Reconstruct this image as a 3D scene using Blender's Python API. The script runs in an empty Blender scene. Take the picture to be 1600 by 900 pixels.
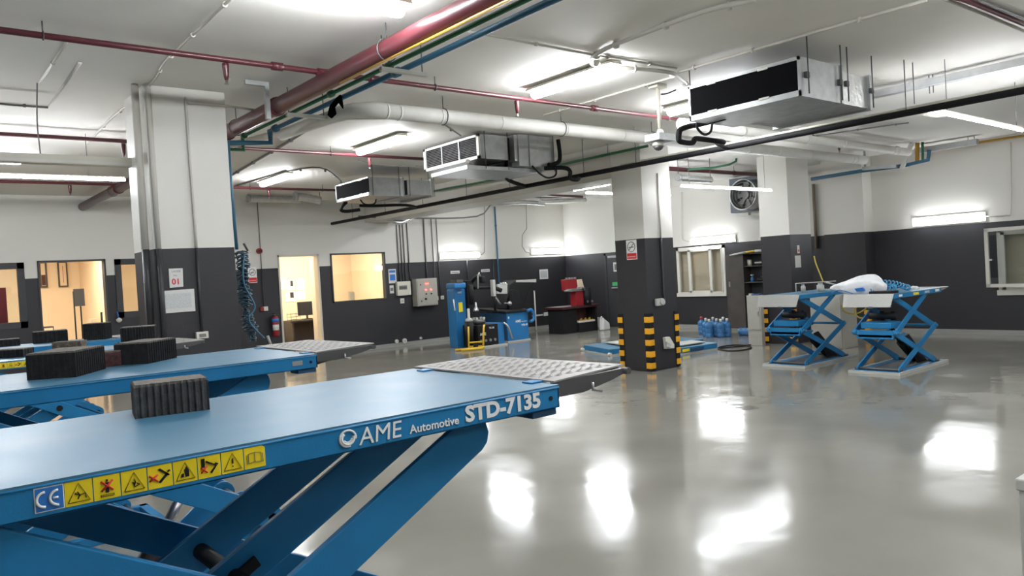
import bpy, bmesh, math, random
from mathutils import Vector, Matrix
random.seed(7)
R=math.radians
scene=bpy.context.scene
COL=scene.collection
# ------------------------------------------------------------------ camera
cam_d=bpy.data.cameras.new('camera'); cam=bpy.data.objects.new('camera',cam_d); COL.objects.link(cam)
yaw,pit,rol=R(50.4882),R(-1.0948),R(-3.3509)
fw=Vector((math.cos(pit)*math.cos(yaw),math.cos(pit)*math.sin(yaw),math.sin(pit)))
r0=Vector((math.sin(yaw),-math.cos(yaw),0)); u0=r0.cross(fw)
rt=math.cos(rol)*r0+math.sin(rol)*u0; up=-math.sin(rol)*r0+math.cos(rol)*u0
M4=Matrix(((rt.x,up.x,-fw.x,0),(rt.y,up.y,-fw.y,0),(rt.z,up.z,-fw.z,1.6),(0,0,0,1)))
cam.matrix_world=M4
cam_d.sensor_width=36; cam_d.lens=1194.265/1600*36; cam_d.clip_start=0.05; cam_d.clip_end=100
scene.camera=cam
# ------------------------------------------------------------------ world, exposure
w=bpy.data.worlds.new('world'); scene.world=w; w.use_nodes=True
w.node_tree.nodes['Background'].inputs[0].default_value=(0.6,0.62,0.65,1)
w.node_tree.nodes['Background'].inputs[1].default_value=0.05
vs=scene.view_settings; vs.view_transform='Standard'; vs.look='None'; vs.gamma=1; vs.use_curve_mapping=False
vs.exposure=1.72
scene.cycles.use_denoising=True
scene.cycles.max_bounces=8; scene.cycles.diffuse_bounces=5; scene.cycles.glossy_bounces=4
scene.cycles.sample_clamp_indirect=6; scene.cycles.caustics_reflective=False; scene.cycles.caustics_refractive=False
TUBE=34.0       # emission of the lamp tubes
# ------------------------------------------------------------------ materials
def nd(nt,t,**k):
    n=nt.nodes.new(t)
    for a,b in k.items(): setattr(n,a,b)
    return n
def mat(name,c,rough=.5,metal=0,var=.0,vscale=8,bump=0,bscale=60,emit=0,alpha=1,trans=0,coat=0,rvar=0,spec=.5):
    m=bpy.data.materials.new(name); m.use_nodes=True; nt=m.node_tree; b=nt.nodes['Principled BSDF']
    b.inputs['Base Color'].default_value=(*c,1); b.inputs['Roughness'].default_value=rough; b.inputs['Metallic'].default_value=metal
    b.inputs['Coat Weight'].default_value=coat; b.inputs['Specular IOR Level'].default_value=spec; b.inputs['Transmission Weight'].default_value=trans
    tc=nd(nt,'ShaderNodeNewGeometry')
    if var or rvar:
        n=nd(nt,'ShaderNodeTexNoise'); n.inputs['Scale'].default_value=vscale; n.inputs['Detail'].default_value=5
        nt.links.new(tc.outputs['Position'],n.inputs['Vector'])
        if var:
            r=nd(nt,'ShaderNodeMapRange'); r.inputs[1].default_value=.3; r.inputs[2].default_value=.7
            r.inputs[3].default_value=1-var; r.inputs[4].default_value=1+var
            mx=nd(nt,'ShaderNodeVectorMath',operation='SCALE'); mx.inputs[0].default_value=c
            nt.links.new(n.outputs[0],r.inputs[0]); nt.links.new(r.outputs[0],mx.inputs['Scale']); nt.links.new(mx.outputs[0],b.inputs['Base Color'])
        if rvar:
            r2=nd(nt,'ShaderNodeMapRange'); r2.inputs[1].default_value=.3; r2.inputs[2].default_value=.7
            r2.inputs[3].default_value=max(.02,rough-rvar); r2.inputs[4].default_value=rough+rvar
            nt.links.new(n.outputs[0],r2.inputs[0]); nt.links.new(r2.outputs[0],b.inputs['Roughness'])
    if bump:
        n=nd(nt,'ShaderNodeTexNoise'); n.inputs['Scale'].default_value=bscale; n.inputs['Detail'].default_value=3
        bp=nd(nt,'ShaderNodeBump'); bp.inputs['Strength'].default_value=bump; bp.inputs['Distance'].default_value=.01
        nt.links.new(tc.outputs['Position'],n.inputs['Vector']); nt.links.new(n.outputs[0],bp.inputs['Height']); nt.links.new(bp.outputs[0],b.inputs['Normal'])
    if emit:
        b.inputs['Emission Color'].default_value=(*c,1); b.inputs['Emission Strength'].default_value=emit
    if alpha<1: b.inputs['Alpha'].default_value=alpha
    return m
BLUE=mat('blue_paint',(.016,.17,.37),.36,spec=.3,var=.08,vscale=6,bump=.04,bscale=220)
BLUET=mat('sheen_blue_deck',(.055,.165,.26),.4,spec=.4,var=.07,vscale=7,bump=.02,bscale=150,rvar=.03)  # greyer than the sides: lamp sheen on the decks put into the colour
BLUE2=mat('blue_machine',(.015,.15,.37),.4)
DKB=mat('dark_blue',(.01,.07,.16),.45)
WHITE=mat('white_print',(.78,.78,.76),.5)
CREAM=mat('cream_plastic',(.6,.57,.49),.5)
WPVC=mat('white_upvc',(.66,.64,.58),.4)
PIPEW=mat('white_lagging',(.62,.61,.57),.55,var=.05,vscale=5)
COND=mat('painted_conduit',(.5,.48,.43),.55)
CONDD=mat('dark_conduit',(.03,.03,.033),.5)
CONDG=mat('grey_conduit',(.16,.155,.15),.5)
RED=mat('maroon_pipe',(.085,.016,.022),.35,var=.08)
REDB=mat('red_paint',(.26,.012,.016),.4)
GREEN=mat('green_pipe',(.02,.13,.06),.4)
BPIPE=mat('blue_pipe',(.03,.12,.2),.4)
YPIPE=mat('yellow_pipe',(.4,.22,.02),.4)
BLK=mat('black_rubber',(.009,.009,.01),.6,spec=.25)
RAG=mat('black_fabric',(.003,.003,.003),1,spec=0)
BLKI=mat('black_insulation',(.009,.009,.010),.75,spec=.2,bump=.2,bscale=90)
RUB=mat('dusty_rubber',(.055,.052,.052),.75,var=.35,vscale=40,bump=.3,bscale=160)
RUBD=mat('dark_dusty_rubber',(.014,.014,.015),.8,spec=.25,var=.35,vscale=40,bump=.3,bscale=160)
MAROON=mat('maroon_block',(.07,.02,.02),.7,var=.5,vscale=60)
GALV=mat('galvanised_steel',(.42,.43,.43),.38,.55,var=.12,vscale=9,bump=.05,bscale=12)
FOIL=mat('foil',(.55,.55,.54),.3,.8,var=.1,vscale=14,bump=.9,bscale=16)
STEEL=mat('steel',(.4,.4,.4),.35,.9)
DSTEEL=mat('dark_steel',(.1,.1,.1),.45,.5)
ALU=mat('chequer_aluminium',(.30,.29,.275),.5,.3,var=.08,vscale=12)
FLAP=mat('pale_chequer_steel',(.42,.42,.40),.5,.2)
FILT=mat('black_filter',(.004,.004,.005),.9,spec=.1,bump=.4,bscale=120)
YEL=mat('yellow_rubber',(.75,.36,.01),.5)
YELL=mat('yellow_label',(.8,.62,.01),.45)
YELP=mat('yellow_paint',(.65,.42,.02),.45)
PRED=mat('red_print',(.6,.02,.02),.5)
PBLU=mat('blue_print',(.02,.16,.5),.5)
PGRN=mat('green_print',(.05,.4,.12),.5)
PAPER=mat('paper',(.6,.6,.58),.6)
LGREY=mat('light_grey_paint',(.42,.42,.39),.5,var=.04)
CABG=mat('beige_metal',(.36,.35,.31),.5,var=.04)
DOORG=mat('dark_grey_door',(.03,.031,.036),.5)
WOOD=mat('dark_brown_laminate',(.055,.047,.042),.5,var=.15,vscale=5)
BLIND=mat('beige_blind',(.66,.54,.40),.7)
WALLW=mat('warm_room_wall',(.76,.62,.45),.7)
BOTL=mat('blue_water_plastic',(.05,.19,.42),.12,alpha=.8)
BAGM=mat('white_plastic_bag',(.75,.76,.78),.35,var=.06,vscale=20)
BHOSE=mat('blue_hose',(.04,.26,.48),.4)
YHOSE=mat('yellow_hose',(.5,.38,.06),.5)
FLOORW=mat('warm_room_floor',(.3,.25,.2),.4)
LAMP=mat('lamp_glow',(.93,.96,1.0),.4,emit=TUBE)
LAMPWL=mat('wall_lamp_glow',(.93,.96,1.0),.4,emit=TUBE*.3)
LAMPW=mat('warm_lamp_glow',(1,.9,.7),.4,emit=30)
LEDR=mat('red_indicator',(1,.05,.03),.4,emit=4)
EXITG=mat('green_exit_glow',(.1,.8,.3),.4,emit=.8)
def glass():
    m=bpy.data.materials.new('glass_pane'); m.use_nodes=True; nt=m.node_tree; nt.nodes.remove(nt.nodes['Principled BSDF'])
    o=nt.nodes['Material Output']; t=nd(nt,'ShaderNodeBsdfTransparent'); g=nd(nt,'ShaderNodeBsdfGlossy'); g.inputs['Roughness'].default_value=.03
    mx=nd(nt,'ShaderNodeMixShader'); mx.inputs[0].default_value=.08; t.inputs[0].default_value=(.93,.95,.95,1)
    nt.links.new(t.outputs[0],mx.inputs[1]); nt.links.new(g.outputs[0],mx.inputs[2]); nt.links.new(mx.outputs[0],o.inputs[0]); return m
GLASS=glass()
def twotone(name,zs):
    m=mat(name,(.62,.6,.56),.55); nt=m.node_tree; b=nt.nodes['Principled BSDF']
    g=nd(nt,'ShaderNodeNewGeometry'); sp=nd(nt,'ShaderNodeSeparateXYZ'); nt.links.new(g.outputs['Position'],sp.inputs[0])
    st=nd(nt,'ShaderNodeMath',operation='GREATER_THAN'); st.inputs[1].default_value=zs; nt.links.new(sp.outputs[2],st.inputs[0])
    n=nd(nt,'ShaderNodeTexNoise'); n.inputs['Scale'].default_value=1.3; nt.links.new(g.outputs['Position'],n.inputs['Vector'])
    mx=nd(nt,'ShaderNodeMix',data_type='RGBA'); nt.links.new(st.outputs[0],mx.inputs[0])
    mx.inputs[6].default_value=(.0185,.018,.0215,1); mx.inputs[7].default_value=(.64,.625,.58,1)
    nt.links.new(mx.outputs[2],b.inputs['Base Color'])
    r=nd(nt,'ShaderNodeMapRange'); r.inputs[3].default_value=.42; r.inputs[4].default_value=.6; nt.links.new(n.outputs[0],r.inputs[0]); nt.links.new(r.outputs[0],b.inputs['Roughness'])
    n2=nd(nt,'ShaderNodeTexNoise'); n2.inputs['Scale'].default_value=35; nt.links.new(g.outputs['Position'],n2.inputs['Vector'])
    bp=nd(nt,'ShaderNodeBump'); bp.inputs['Strength'].default_value=.12; bp.inputs['Distance'].default_value=.01
    nt.links.new(n2.outputs[0],bp.inputs['Height']); nt.links.new(bp.outputs[0],b.inputs['Normal'])
    return m
WALL=twotone('two_tone_wall',2.01)
def floor_mat():
    m=mat('grey_epoxy',(.26,.26,.235),.14); nt=m.node_tree; b=nt.nodes['Principled BSDF']
    g=nd(nt,'ShaderNodeNewGeometry')
    n=nd(nt,'ShaderNodeTexNoise'); n.inputs['Scale'].default_value=.8; n.inputs['Detail'].default_value=5
    nt.links.new(g.outputs['Position'],n.inputs['Vector'])
    cr=nd(nt,'ShaderNodeMapRange'); cr.inputs[1].default_value=.3; cr.inputs[2].default_value=.7; cr.inputs[3].default_value=.92; cr.inputs[4].default_value=1.08
    sc=nd(nt,'ShaderNodeVectorMath',operation='SCALE'); sc.inputs[0].default_value=(.232,.226,.195)
    nt.links.new(n.outputs[0],cr.inputs[0]); nt.links.new(cr.outputs[0],sc.inputs['Scale']); nt.links.new(sc.outputs[0],b.inputs['Base Color'])
    rr=nd(nt,'ShaderNodeMapRange'); rr.inputs[1].default_value=.25; rr.inputs[2].default_value=.75; rr.inputs[3].default_value=.07; rr.inputs[4].default_value=.20
    n3=nd(nt,'ShaderNodeTexNoise'); n3.inputs['Scale'].default_value=1.6; n3.inputs['Detail'].default_value=2.5
    nt.links.new(g.outputs['Position'],n3.inputs['Vector']); nt.links.new(n3.outputs[0],rr.inputs[0]); nt.links.new(rr.outputs[0],b.inputs['Roughness'])
    n4=nd(nt,'ShaderNodeTexNoise'); n4.inputs['Scale'].default_value=1.9; n4.inputs['Detail'].default_value=2.5; nt.links.new(g.outputs['Position'],n4.inputs['Vector'])
    bp=nd(nt,'ShaderNodeBump'); bp.inputs['Strength'].default_value=.3; bp.inputs['Distance'].default_value=.016
    nt.links.new(n4.outputs[0],bp.inputs['Height']); nt.links.new(bp.outputs[0],b.inputs['Normal'])
    b.inputs['Specular IOR Level'].default_value=.6
    return m
FLOOR=floor_mat()
CEIL=mat("ceiling_paint",(.80,.775,.73),.7,var=.03,vscale=1.5,bump=.08,bscale=20)
BEAMM=mat('beam_paint',(.56,.545,.5),.6,var=.03,vscale=2)
# ------------------------------------------------------------------ mesh helpers
class MB:
    def __init__(s): s.v=[]; s.f=[]; s.sm=[]
    def add(s,vs,fs,smooth=False):
        n=len(s.v); s.v+= [tuple(v) for v in vs]
        for f in fs: s.f.append([n+i for i in f]); s.sm.append(smooth)
        return s
    def box(s,x0,x1,y0,y1,z0,z1):
        if x0>x1:x0,x1=x1,x0
        if y0>y1:y0,y1=y1,y0
        if z0>z1:z0,z1=z1,z0
        v=[(x0,y0,z0),(x1,y0,z0),(x1,y1,z0),(x0,y1,z0),(x0,y0,z1),(x1,y0,z1),(x1,y1,z1),(x0,y1,z1)]
        return s.add(v,[(0,3,2,1),(4,5,6,7),(0,1,5,4),(1,2,6,5),(2,3,7,6),(3,0,4,7)])
    def prism(s,pts,d):          # planar outline swept by vector d
        d=Vector(d); a=[Vector(p) for p in pts]; n=len(a)
        nrm=Vector((0,0,0))
        for i in range(n): nrm+=a[i].cross(a[(i+1)%n])
        if nrm.dot(d)>0: a.reverse()
        b=[p+d for p in a]
        fs=[tuple(range(n)),tuple(reversed(range(n,2*n)))]
        for i in range(n):
            j=(i+1)%n; fs.append((i,i+n,j+n,j))
        return s.add(a+b,fs)
    def tube(s,pts,r,n=10,caps=True,sm=True):
        P=[Vector(p) for p in pts]; rs=r if isinstance(r,(list,tuple)) else [r]*len(P)
        t=(P[1]-P[0]).normalized(); u=t.orthogonal().normalized(); vs=[]
        for i,p in enumerate(P):
            if i==0: tt=(P[1]-P[0]).normalized()
            elif i==len(P)-1: tt=(P[-1]-P[-2]).normalized()
            else:
                tt=((P[i+1]-P[i]).normalized()+(P[i]-P[i-1]).normalized())
                tt=tt.normalized() if tt.length>1e-6 else (P[i+1]-P[i]).normalized()
            u=(u-tt*u.dot(tt)); u=u.normalized() if u.length>1e-6 else tt.orthogonal().normalized()
            w_=tt.cross(u)
            for k in range(n):
                a=2*math.pi*k/n; vs.append(p+(u*math.cos(a)+w_*math.sin(a))*rs[i])
        fs=[]
        for i in range(len(P)-1):
            for k in range(n):
                k2=(k+1)%n; fs.append((i*n+k,i*n+k2,(i+1)*n+k2,(i+1)*n+k))
        s.add(vs,fs,sm)
        if caps:
            m=len(s.v)-len(vs); s.f.append([m+k for k in reversed(range(n))]); s.sm.append(False)
            s.f.append([m+(len(P)-1)*n+k for k in range(n)]); s.sm.append(False)
        return s
    def lathe(s,c,prof,n=16,axis=(0,0,1)):   # prof: (radius, height) pairs
        ax=Vector(axis).normalized(); c=Vector(c)
        return s.tube([c+ax*h for _,h in prof],[max(r,.0005) for r,_ in prof],n)
    def mesh(s,name,o=(0,0,0)):
        me=bpy.data.meshes.new(name); o=Vector(o)
        me.from_pydata([Vector(v)-o for v in s.v],[],s.f); me.polygons.foreach_set('use_smooth',s.sm); me.update(); return me
    def build(s,name,m,parent=None,label=None,cat=None,group=None,kind=None,base=None,bevel=0):
        if parent is not None: o=wpos(parent)
        else:
            if base is None:
                xs=[v[0] for v in s.v]; ys=[v[1] for v in s.v]; zs=[v[2] for v in s.v]
                base=((min(xs)+max(xs))/2,(min(ys)+max(ys))/2,min(zs))
            o=Vector(base)
        ob=bpy.data.objects.new(name,s.mesh(name,o)); ob.data.materials.append(m); COL.objects.link(ob)
        if parent is not None: ob.parent=parent; POS[ob.name]=o
        else: ob.location=o; POS[ob.name]=o
        tag(ob,label,cat,group,kind)
        if bevel:
            b=ob.modifiers.new('bevel','BEVEL'); b.width=bevel; b.segments=2; b.limit_method='ANGLE'
        return ob
POS={}
def wpos(o): return POS[o.name]
def tag(o,label=None,cat=None,group=None,kind=None):
    if label:o['label']=label
    if cat:o['category']=cat
    if group:o['group']=group
    if kind:o['kind']=kind
    return o
def thing(name,loc,label,cat,group=None):
    o=bpy.data.objects.new(name,None); COL.objects.link(o); o.location=loc; o.empty_display_size=.1; POS[o.name]=Vector(loc); return tag(o,label,cat,group)
def copy_tree(o,parent=None):
    c=o.copy(); COL.objects.link(c)
    if parent is not None: c.parent=parent
    for ch in list(o.children): copy_tree(ch,c)
    return c
def B(*a): return MB().box(*a)
def struct(mb,name,m,bevel=0): return mb.build(name,m,kind='structure',bevel=bevel)
def text(body,name,m,parent,origin,ux,uy,size,align='LEFT',bold=0,depth=.0006,xs=1.0,shear=0):
    cu=bpy.data.curves.new(name,'FONT'); cu.body=body; cu.size=1.0; cu.offset=bold; cu.align_x=align; cu.extrude=depth/size; cu.resolution_u=3; cu.shear=shear
    t=bpy.data.objects.new(name+'_tmp',cu); me=bpy.data.meshes.new_from_object(t); bpy.data.objects.remove(t)
    ux=Vector(ux).normalized(); uy=Vector(uy).normalized(); uz=ux.cross(uy); o=Vector(origin); b=wpos(parent)
    for v in me.vertices:
        c=v.co.copy(); v.co=o+ux*c.x*size*xs+uy*c.y*size+uz*c.z*size-b
    me.name=name; me.materials.clear(); me.materials.append(m)
    ob=bpy.data.objects.new(name,me); COL.objects.link(ob); ob.parent=parent; POS[ob.name]=b; return ob
def V(*a): return Vector(a)
def bez(pts,n=6):
    P=[Vector(p) for p in pts]; out=[]
    for i in range(len(P)-1):
        a=P[max(i-1,0)];b=P[i];c=P[i+1];d=P[min(i+2,len(P)-1)]
        for k in range(n):
            t=k/n; out.append(.5*((2*b)+(c-a)*t+(2*a-5*b+4*c-d)*t*t+(3*b-a-3*c+d)*t**3))
    out.append(P[-1]); return out
# ------------------------------------------------------------------ setting
X1,Y1,HC=15.25,16.0,3.5
struct(B(-8,X1,-8,Y1+.2,-.1,0),'floor',FLOOR)
struct(B(-8,X1+.2,-8,Y1+.2,HC,HC+.15),'ceiling',CEIL)
def wall(name,axis,pos,th,u0,u1,holes,z1=HC,m=WALL):
    """wall of thickness th behind pos, holes=(u0,u1,z0,z1)"""
    us=sorted({u0,u1,*[h[0] for h in holes],*[h[1] for h in holes]}); zs=sorted({0,z1,*[h[2] for h in holes],*[h[3] for h in holes]})
    mb=MB()
    for a,b in zip(us,us[1:]):
        runs=[]; 
        for c,d in zip(zs,zs[1:]):
            if any(h[0]<=a and b<=h[1] and h[2]<=c and d<=h[3] for h in holes): continue
            if runs and runs[-1][1]==c: runs[-1][1]=d
            else: runs.append([c,d])
        for c,d in runs:
            if axis=='y': mb.box(a,b,pos,pos+th,c,d)
            else: mb.box(pos,pos+th,a,b,c,d)
    return struct(mb,name,m)
wall('wall_back','y',Y1,.18,-8,X1+.2,[(-.6,1.99,1.14,2.30),(2.19,3.30,0,2.32),(3.45,5.2,1.19,2.31),(6.66,7.62,0,2.29),(7.90,9.32,1.16,2.29)])
wall('wall_right','x',X1,.2,-8,Y1,[(10.60,12.0,.80,1.98),(3.6,4.95,.73,1.89)])
struct(B(-8.2,-8,-8,Y1+.2,0,HC),'wall_left',WALL)
struct(B(-8,X1+.2,-8.2,-8,0,HC),'wall_front',WALL)
struct(B(14.88,X1,7.12,7.95,0,HC),'wall_pilaster',WALL)
# beam over the column row, and light baseboards
struct(B(8.85,9.5,8.15,Y1,2.99,HC),'trim_1',BEAMM)
BASEM=mat('grey_skirting',(.3,.3,.28),.4)
mb=MB()
for a,b in ((-8,2.19),(3.30,6.66),(7.62,X1)): mb.box(a,b,Y1-.012,Y1,0,.09)
struct(mb,'baseboard_back',BASEM)
mb=MB()
for a,b in ((-8,7.12),(7.95,13.2),(14.45,16)): mb.box(X1-.012,X1,a,b,0,.09)
mb.box(14.868,14.88,7.1,7.95,0,.09).box(14.868,X1,7.108,7.12,0,.09)
struct(mb,'baseboard_right',BASEM)
struct(B(1.93,2.66,7.40,8.10,0,HC),'column',WALL,.006)
struct(B(8.85,9.52,7.55,8.15,0,HC),'column',WALL,.006)
struct(B(12.80,13.55,7.50,8.10,0,HC),'column',WALL,.006)
# shallow plaster panel edges on the ceiling
struct(MB().tube([(1.341,6.914,3.495),(1.372,8.662,3.495),(0.975,8.635,3.495)],.016,6),'trim_2',CEIL)
# ------------------------------------------------------------------ warm rooms behind the back wall
wb=MB().box(-1.2,6.0,20.2,20.3,0,3).box(-1.3,-1.2,16.18,20.3,0,3).box(5.9,6.0,16.18,20.3,0,3).box(-1.2,6.0,16.18,20.3,2.9,3.0)
struct(wb,'wall_office_left',WALLW)
struct(B(-1.2,6,16.18,20.2,-.08,-.001),'floor_office_left',FLOORW)
wb=MB().box(6.2,10.2,19.2,19.3,0,3).box(6.1,6.2,16.18,19.3,0,3).box(10.1,10.2,16.18,19.3,0,3).box(6.2,10.1,16.18,19.3,2.9,3.0)
struct(wb,'wall_office_right',WALLW)
struct(B(6.2,10.1,16.18,19.2,-.08,-.001),'floor_office_right',FLOORW)
struct(B(3.6,3.72,17.2,20.2,0,2.9),'wall_office_partition',WALLW)
def ceil_panel(x,y,l,g='warm panels of the offices'):
    t=thing('ceiling_panel',(x,y,2.82),l,'light',g)
    B(x-.3,x+.3,y-.3,y+.3,2.86,2.9).build('frame',WPVC,t); B(x-.27,x+.27,y-.27,y+.27,2.845,2.86).build('diffuser',LAMPW,t)
ceil_panel(2.6,17.6,'warm square ceiling panel inside the left office above its doorway')
ceil_panel(.6,17.9,'warm square ceiling panel inside the left office behind the far left window')
ceil_panel(4.8,17.6,'warm square ceiling panel inside the left office right of its partition')
ceil_panel(7.3,17.6,'warm square ceiling panel inside the right office above its doorway')
ceil_panel(8.7,17.7,'warm square ceiling panel inside the right office behind its window')
# office windows with dark frames
def win_y(n,u0,u1,z0,z1,f=.05,sashes=()):
    t=thing('window_%d'%n,((u0+u1)/2,Y1,z0),'',''); del_keys(t); t['kind']='structure'
    mb=B(u0,u0+f,Y1-.02,Y1+.08,z0,z1).box(u1-f,u1,Y1-.02,Y1+.08,z0,z1).box(u0,u1,Y1-.02,Y1+.08,z1-f,z1).box(u0,u1,Y1-.02,Y1+.08,z0,z0+f)
    for s in sashes: mb.box(s-.03,s+.03,Y1,Y1+.06,z0,z1)
    mb.build('window_frame',CONDD,t); B(u0+f,u1-f,Y1+.03,Y1+.036,z0+f,z1-f).build('pane',GLASS,t)
def del_keys(t):
    for k in ('label','category'):
        if k in t: del t[k]
win_y(1,-.6,1.99,1.14,2.30,.11,(.9,)); win_y(2,3.45,5.2,1.19,2.31,.11,(3.9,)); win_y(3,7.90,9.32,1.16,2.29,.035)
def door_frame(n,u0,u1,z1,m,f=.05):
    t=thing('door_%d'%n,((u0+u1)/2,Y1,0),'',''); del_keys(t); t['kind']='structure'
    B(u0,u0+f,Y1-.015,Y1+.19,0,z1).box(u1-f,u1,Y1-.015,Y1+.19,0,z1).box(u0,u1,Y1-.015,Y1+.19,z1-f,z1).build('door_frame',m,t); return t
door_frame(1,2.19,3.30,2.32,DOORG,.03)
d2=door_frame(2,6.66,7.62,2.29,CREAM,.04)
# open white door leaf swung into the right office
MB().prism([(7.60,16.2,.01),(7.86,17.0,.01),(7.89,16.99,.01),(7.63,16.2,.01)],(0,0,2.23)).build('door_leaf',CREAM,d2)
B(6.67,6.71,16.19,16.24,.9,1.5).build('door_edge_seal',YHOSE,d2)
# right office furniture
t=thing('office_desk',(8.0,17.9,0),'dark office desk seen through the narrow open doorway','desk')
B(7.55,9.2,17.6,18.2,.72,.76).build('desktop',WOOD,t); B(7.6,7.64,17.62,18.18,0,.72).build('side_panel',WOOD,t); B(7.6,9.1,18.12,18.16,.2,.72).build('back_panel',WOOD,t)
t=thing('monitor',(8.1,17.95,.76),'dark computer monitor on the desk beyond the doorway','monitor')
B(7.9,8.4,17.92,17.95,.86,1.2).build('screen',CONDD,t,bevel=.005); B(8.13,8.17,17.94,17.97,.78,.95).build('stand',CONDD,t); B(8.03,8.27,17.91,18.05,.76,.78).build('foot',CONDD,t)
t=thing('paper_tray',(7.72,17.75,.76),'black wire paper tray on the near corner of the office desk','tray')
mb=MB()
for k in range(3): mb.box(7.6,7.84,17.66,17.9,.78+.07*k,.785+.07*k)
mb.build('shelf',BLK,t); mb=MB()
for x in (7.605,7.835):
    for y in (17.665,17.895): mb.tube([(x,y,.76),(x,y,.95)],.004,6)
mb.build('frame',BLK,t)
t=thing('armchair',(7.15,18.4,0),'pale upholstered tub chair on the floor inside the office doorway','chair')
B(6.85,7.4,18.15,18.7,.12,.42).build('seat',PAPER,t,bevel=.05); B(6.8,7.45,18.65,18.8,.12,.75).build('backrest',PAPER,t,bevel=.05)
for a in (6.78,7.4): B(a,a+.1,18.15,18.75,.12,.58).build('armrest',PAPER,t,bevel=.03)
for a in (6.85,7.4):
    for b in (18.2,18.72): MB().tube([(a,b,0),(a,b,.13)],.02,8).build('leg',BLK,t)
# notices on office wall
nb=[(8.048,19.18,1.804),(8.169,19.18,1.798),(8.15,19.18,1.514),(8.029,19.18,1.521),(8.203,19.18,1.78),(8.414,19.18,1.769),(8.395,19.18,1.5),(8.185,19.18,1.512),(8.468,19.18,1.783),(8.7,19.18,1.772),(8.681,19.18,1.483),(8.449,19.18,1.497),(8.147,19.18,1.464),(8.427,19.18,1.447),(8.41,19.18,1.195),(8.13,19.18,1.214),(8.446,19.18,1.463),(8.696,19.18,1.448),(8.681,19.18,1.227),(8.432,19.18,1.244)]
lab=['small paper at the left edge of the office noticeboard','paper with dark picture in the top middle of the office notices','plain paper at the top right of the office notices','lower paper with dark square on the office notices','lower right paper on the office notices']
for i in range(5):
    q=nb[i*4:i*4+4]; x0,x1=q[0][0],q[1][0]; z1,z0=q[0][2],q[2][2]
    t=thing('notice_paper',((x0+x1)/2,19.2,z0),lab[i],'paper','papers on the office wall')
    B(x0,x1,19.19,19.2,z0,z1).build('sheet',WHITE,t); B(x0,x1,19.192,19.199,z0-.006,z0).build('edge_strip',CONDG,t)
    if i in (1,3): B(x0+.45*(x1-x0),x0+.8*(x1-x0),19.187,19.19,z0+.1,z0+.25).build('picture',CONDD,t)
t=thing('wall_heater',(8.95,19.1,.9),'flat grey metal box low on the office wall behind the window','box')
q=[(9.972,19.15,1.353),(10.287,19.15,1.334),(10.292,19.15,1.119),(9.976,19.15,1.122)]; B(q[0][0],q[1][0],19.12,19.2,q[2][2],q[0][2]).build('cabinet',LGREY,t); B(q[0][0]+.02,q[1][0]-.02,19.115,19.12,q[2][2]+.02,q[0][2]-.02).build('door',GALV,t)
# left office contents
t=thing('picture_frame',(2.45,20.15,1.6),'framed picture high on the left office wall, left of the doorway post','picture','pictures in the left office')
q=[(2.784,20.1,2.487),(2.946,20.1,2.481),(2.936,20.1,1.899),(2.774,20.1,1.908)]; x0,x1,z0,z1=q[0][0],q[1][0],q[2][2],q[0][2]
B(x0,x1,20.14,20.19,z0,z1).build('frame',WOOD,t); B(x0+.04,x1-.04,20.135,20.14,z0+.04,z1-.04).build('canvas',BLIND,t); B(x0+.12,x1-.12,20.13,20.135,z0+.05,z1-.3).build('figure',MAROON,t)
q=[(3.161,20.1,2.473),(3.353,20.1,2.466),(3.318,20.1,1.892),(3.15,20.1,1.872)]; x0,x1,z0,z1=q[0][0],q[1][0],q[2][2],q[0][2]
t=thing('picture_frame',((x0+x1)/2,20.15,z0),'framed picture with a red robed shape on the left office wall','picture','pictures in the left office')
B(x0,x1,20.14,20.19,z0,z1).build('frame',WOOD,t); B(x0+.03,x1-.03,20.135,20.14,z0+.03,z1-.03).build('canvas',BLIND,t); B(x0+.1,x1-.1,20.13,20.135,z0+.1,z1-.1).build('figure',REDB,t)
t=thing('sign_stand',(2.62,17.4,0),'black double post sign stand standing in the left doorway','stand')
q=[(2.972,17.4,1.821),(3.085,17.4,1.815)]; xa,xb=q[0][0],q[1][0]
for x,n in ((xa,'post'),(xb,'post')): MB().tube([(x,17.4,0.01),(x,17.4,1.75 if x==xa else 1.45)],.014,8).build(n,BLK,t)
B(xa-.1,xb+.12,17.25,17.55,0,.02).build('base',BLK,t)
B(xa,xb+.08,17.39,17.41,1.45,1.8).build('sign_frame',CONDG,t)
t=thing('barrier_post',(3.2,17.3,0),'black queue post near the right jamb of the left doorway','post')
q=[(3.43,17.3,1.532)]; x=q[0][0]; MB().tube([(x,17.3,0.02),(x,17.3,1.3)],.02,8).build('pole',BLK,t); MB().lathe((x,17.3,0),[(.13,0),(.13,.02)],14).build('base',BLK,t)
t=thing('cardboard_box',(3.05,18.2,0),'brown cardboard box on the left office floor','box')
q=[(3.402,18.2,1.162),(3.538,18.2,0.986)]; B(q[0][0],q[1][0],18.2,18.5,0,q[0][2]).build('carton',BLIND,t); B(q[0][0]+.04,q[1][0]-.04,18.195,18.5,q[0][2]*.45,q[0][2]*.55).build('tape',CREAM,t)
t=thing('low_cabinet',(2.4,18.6,0),'low brown cabinet behind the left doorway floor','cabinet')
q=[(2.574,18.6,1.053),(2.771,18.6,0.845)]; B(q[0][0],q[1][0],18.6,18.9,0,q[0][2]).build('cabinet_body',WOOD,t); B(q[0][0]+.02,q[1][0]-.02,18.59,18.6,.05,q[0][2]-.03).build('door',BLIND,t)
t=thing('red_banner',(.9,16.7,1),'tall red roll-up banner behind the far left window','banner')
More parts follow.
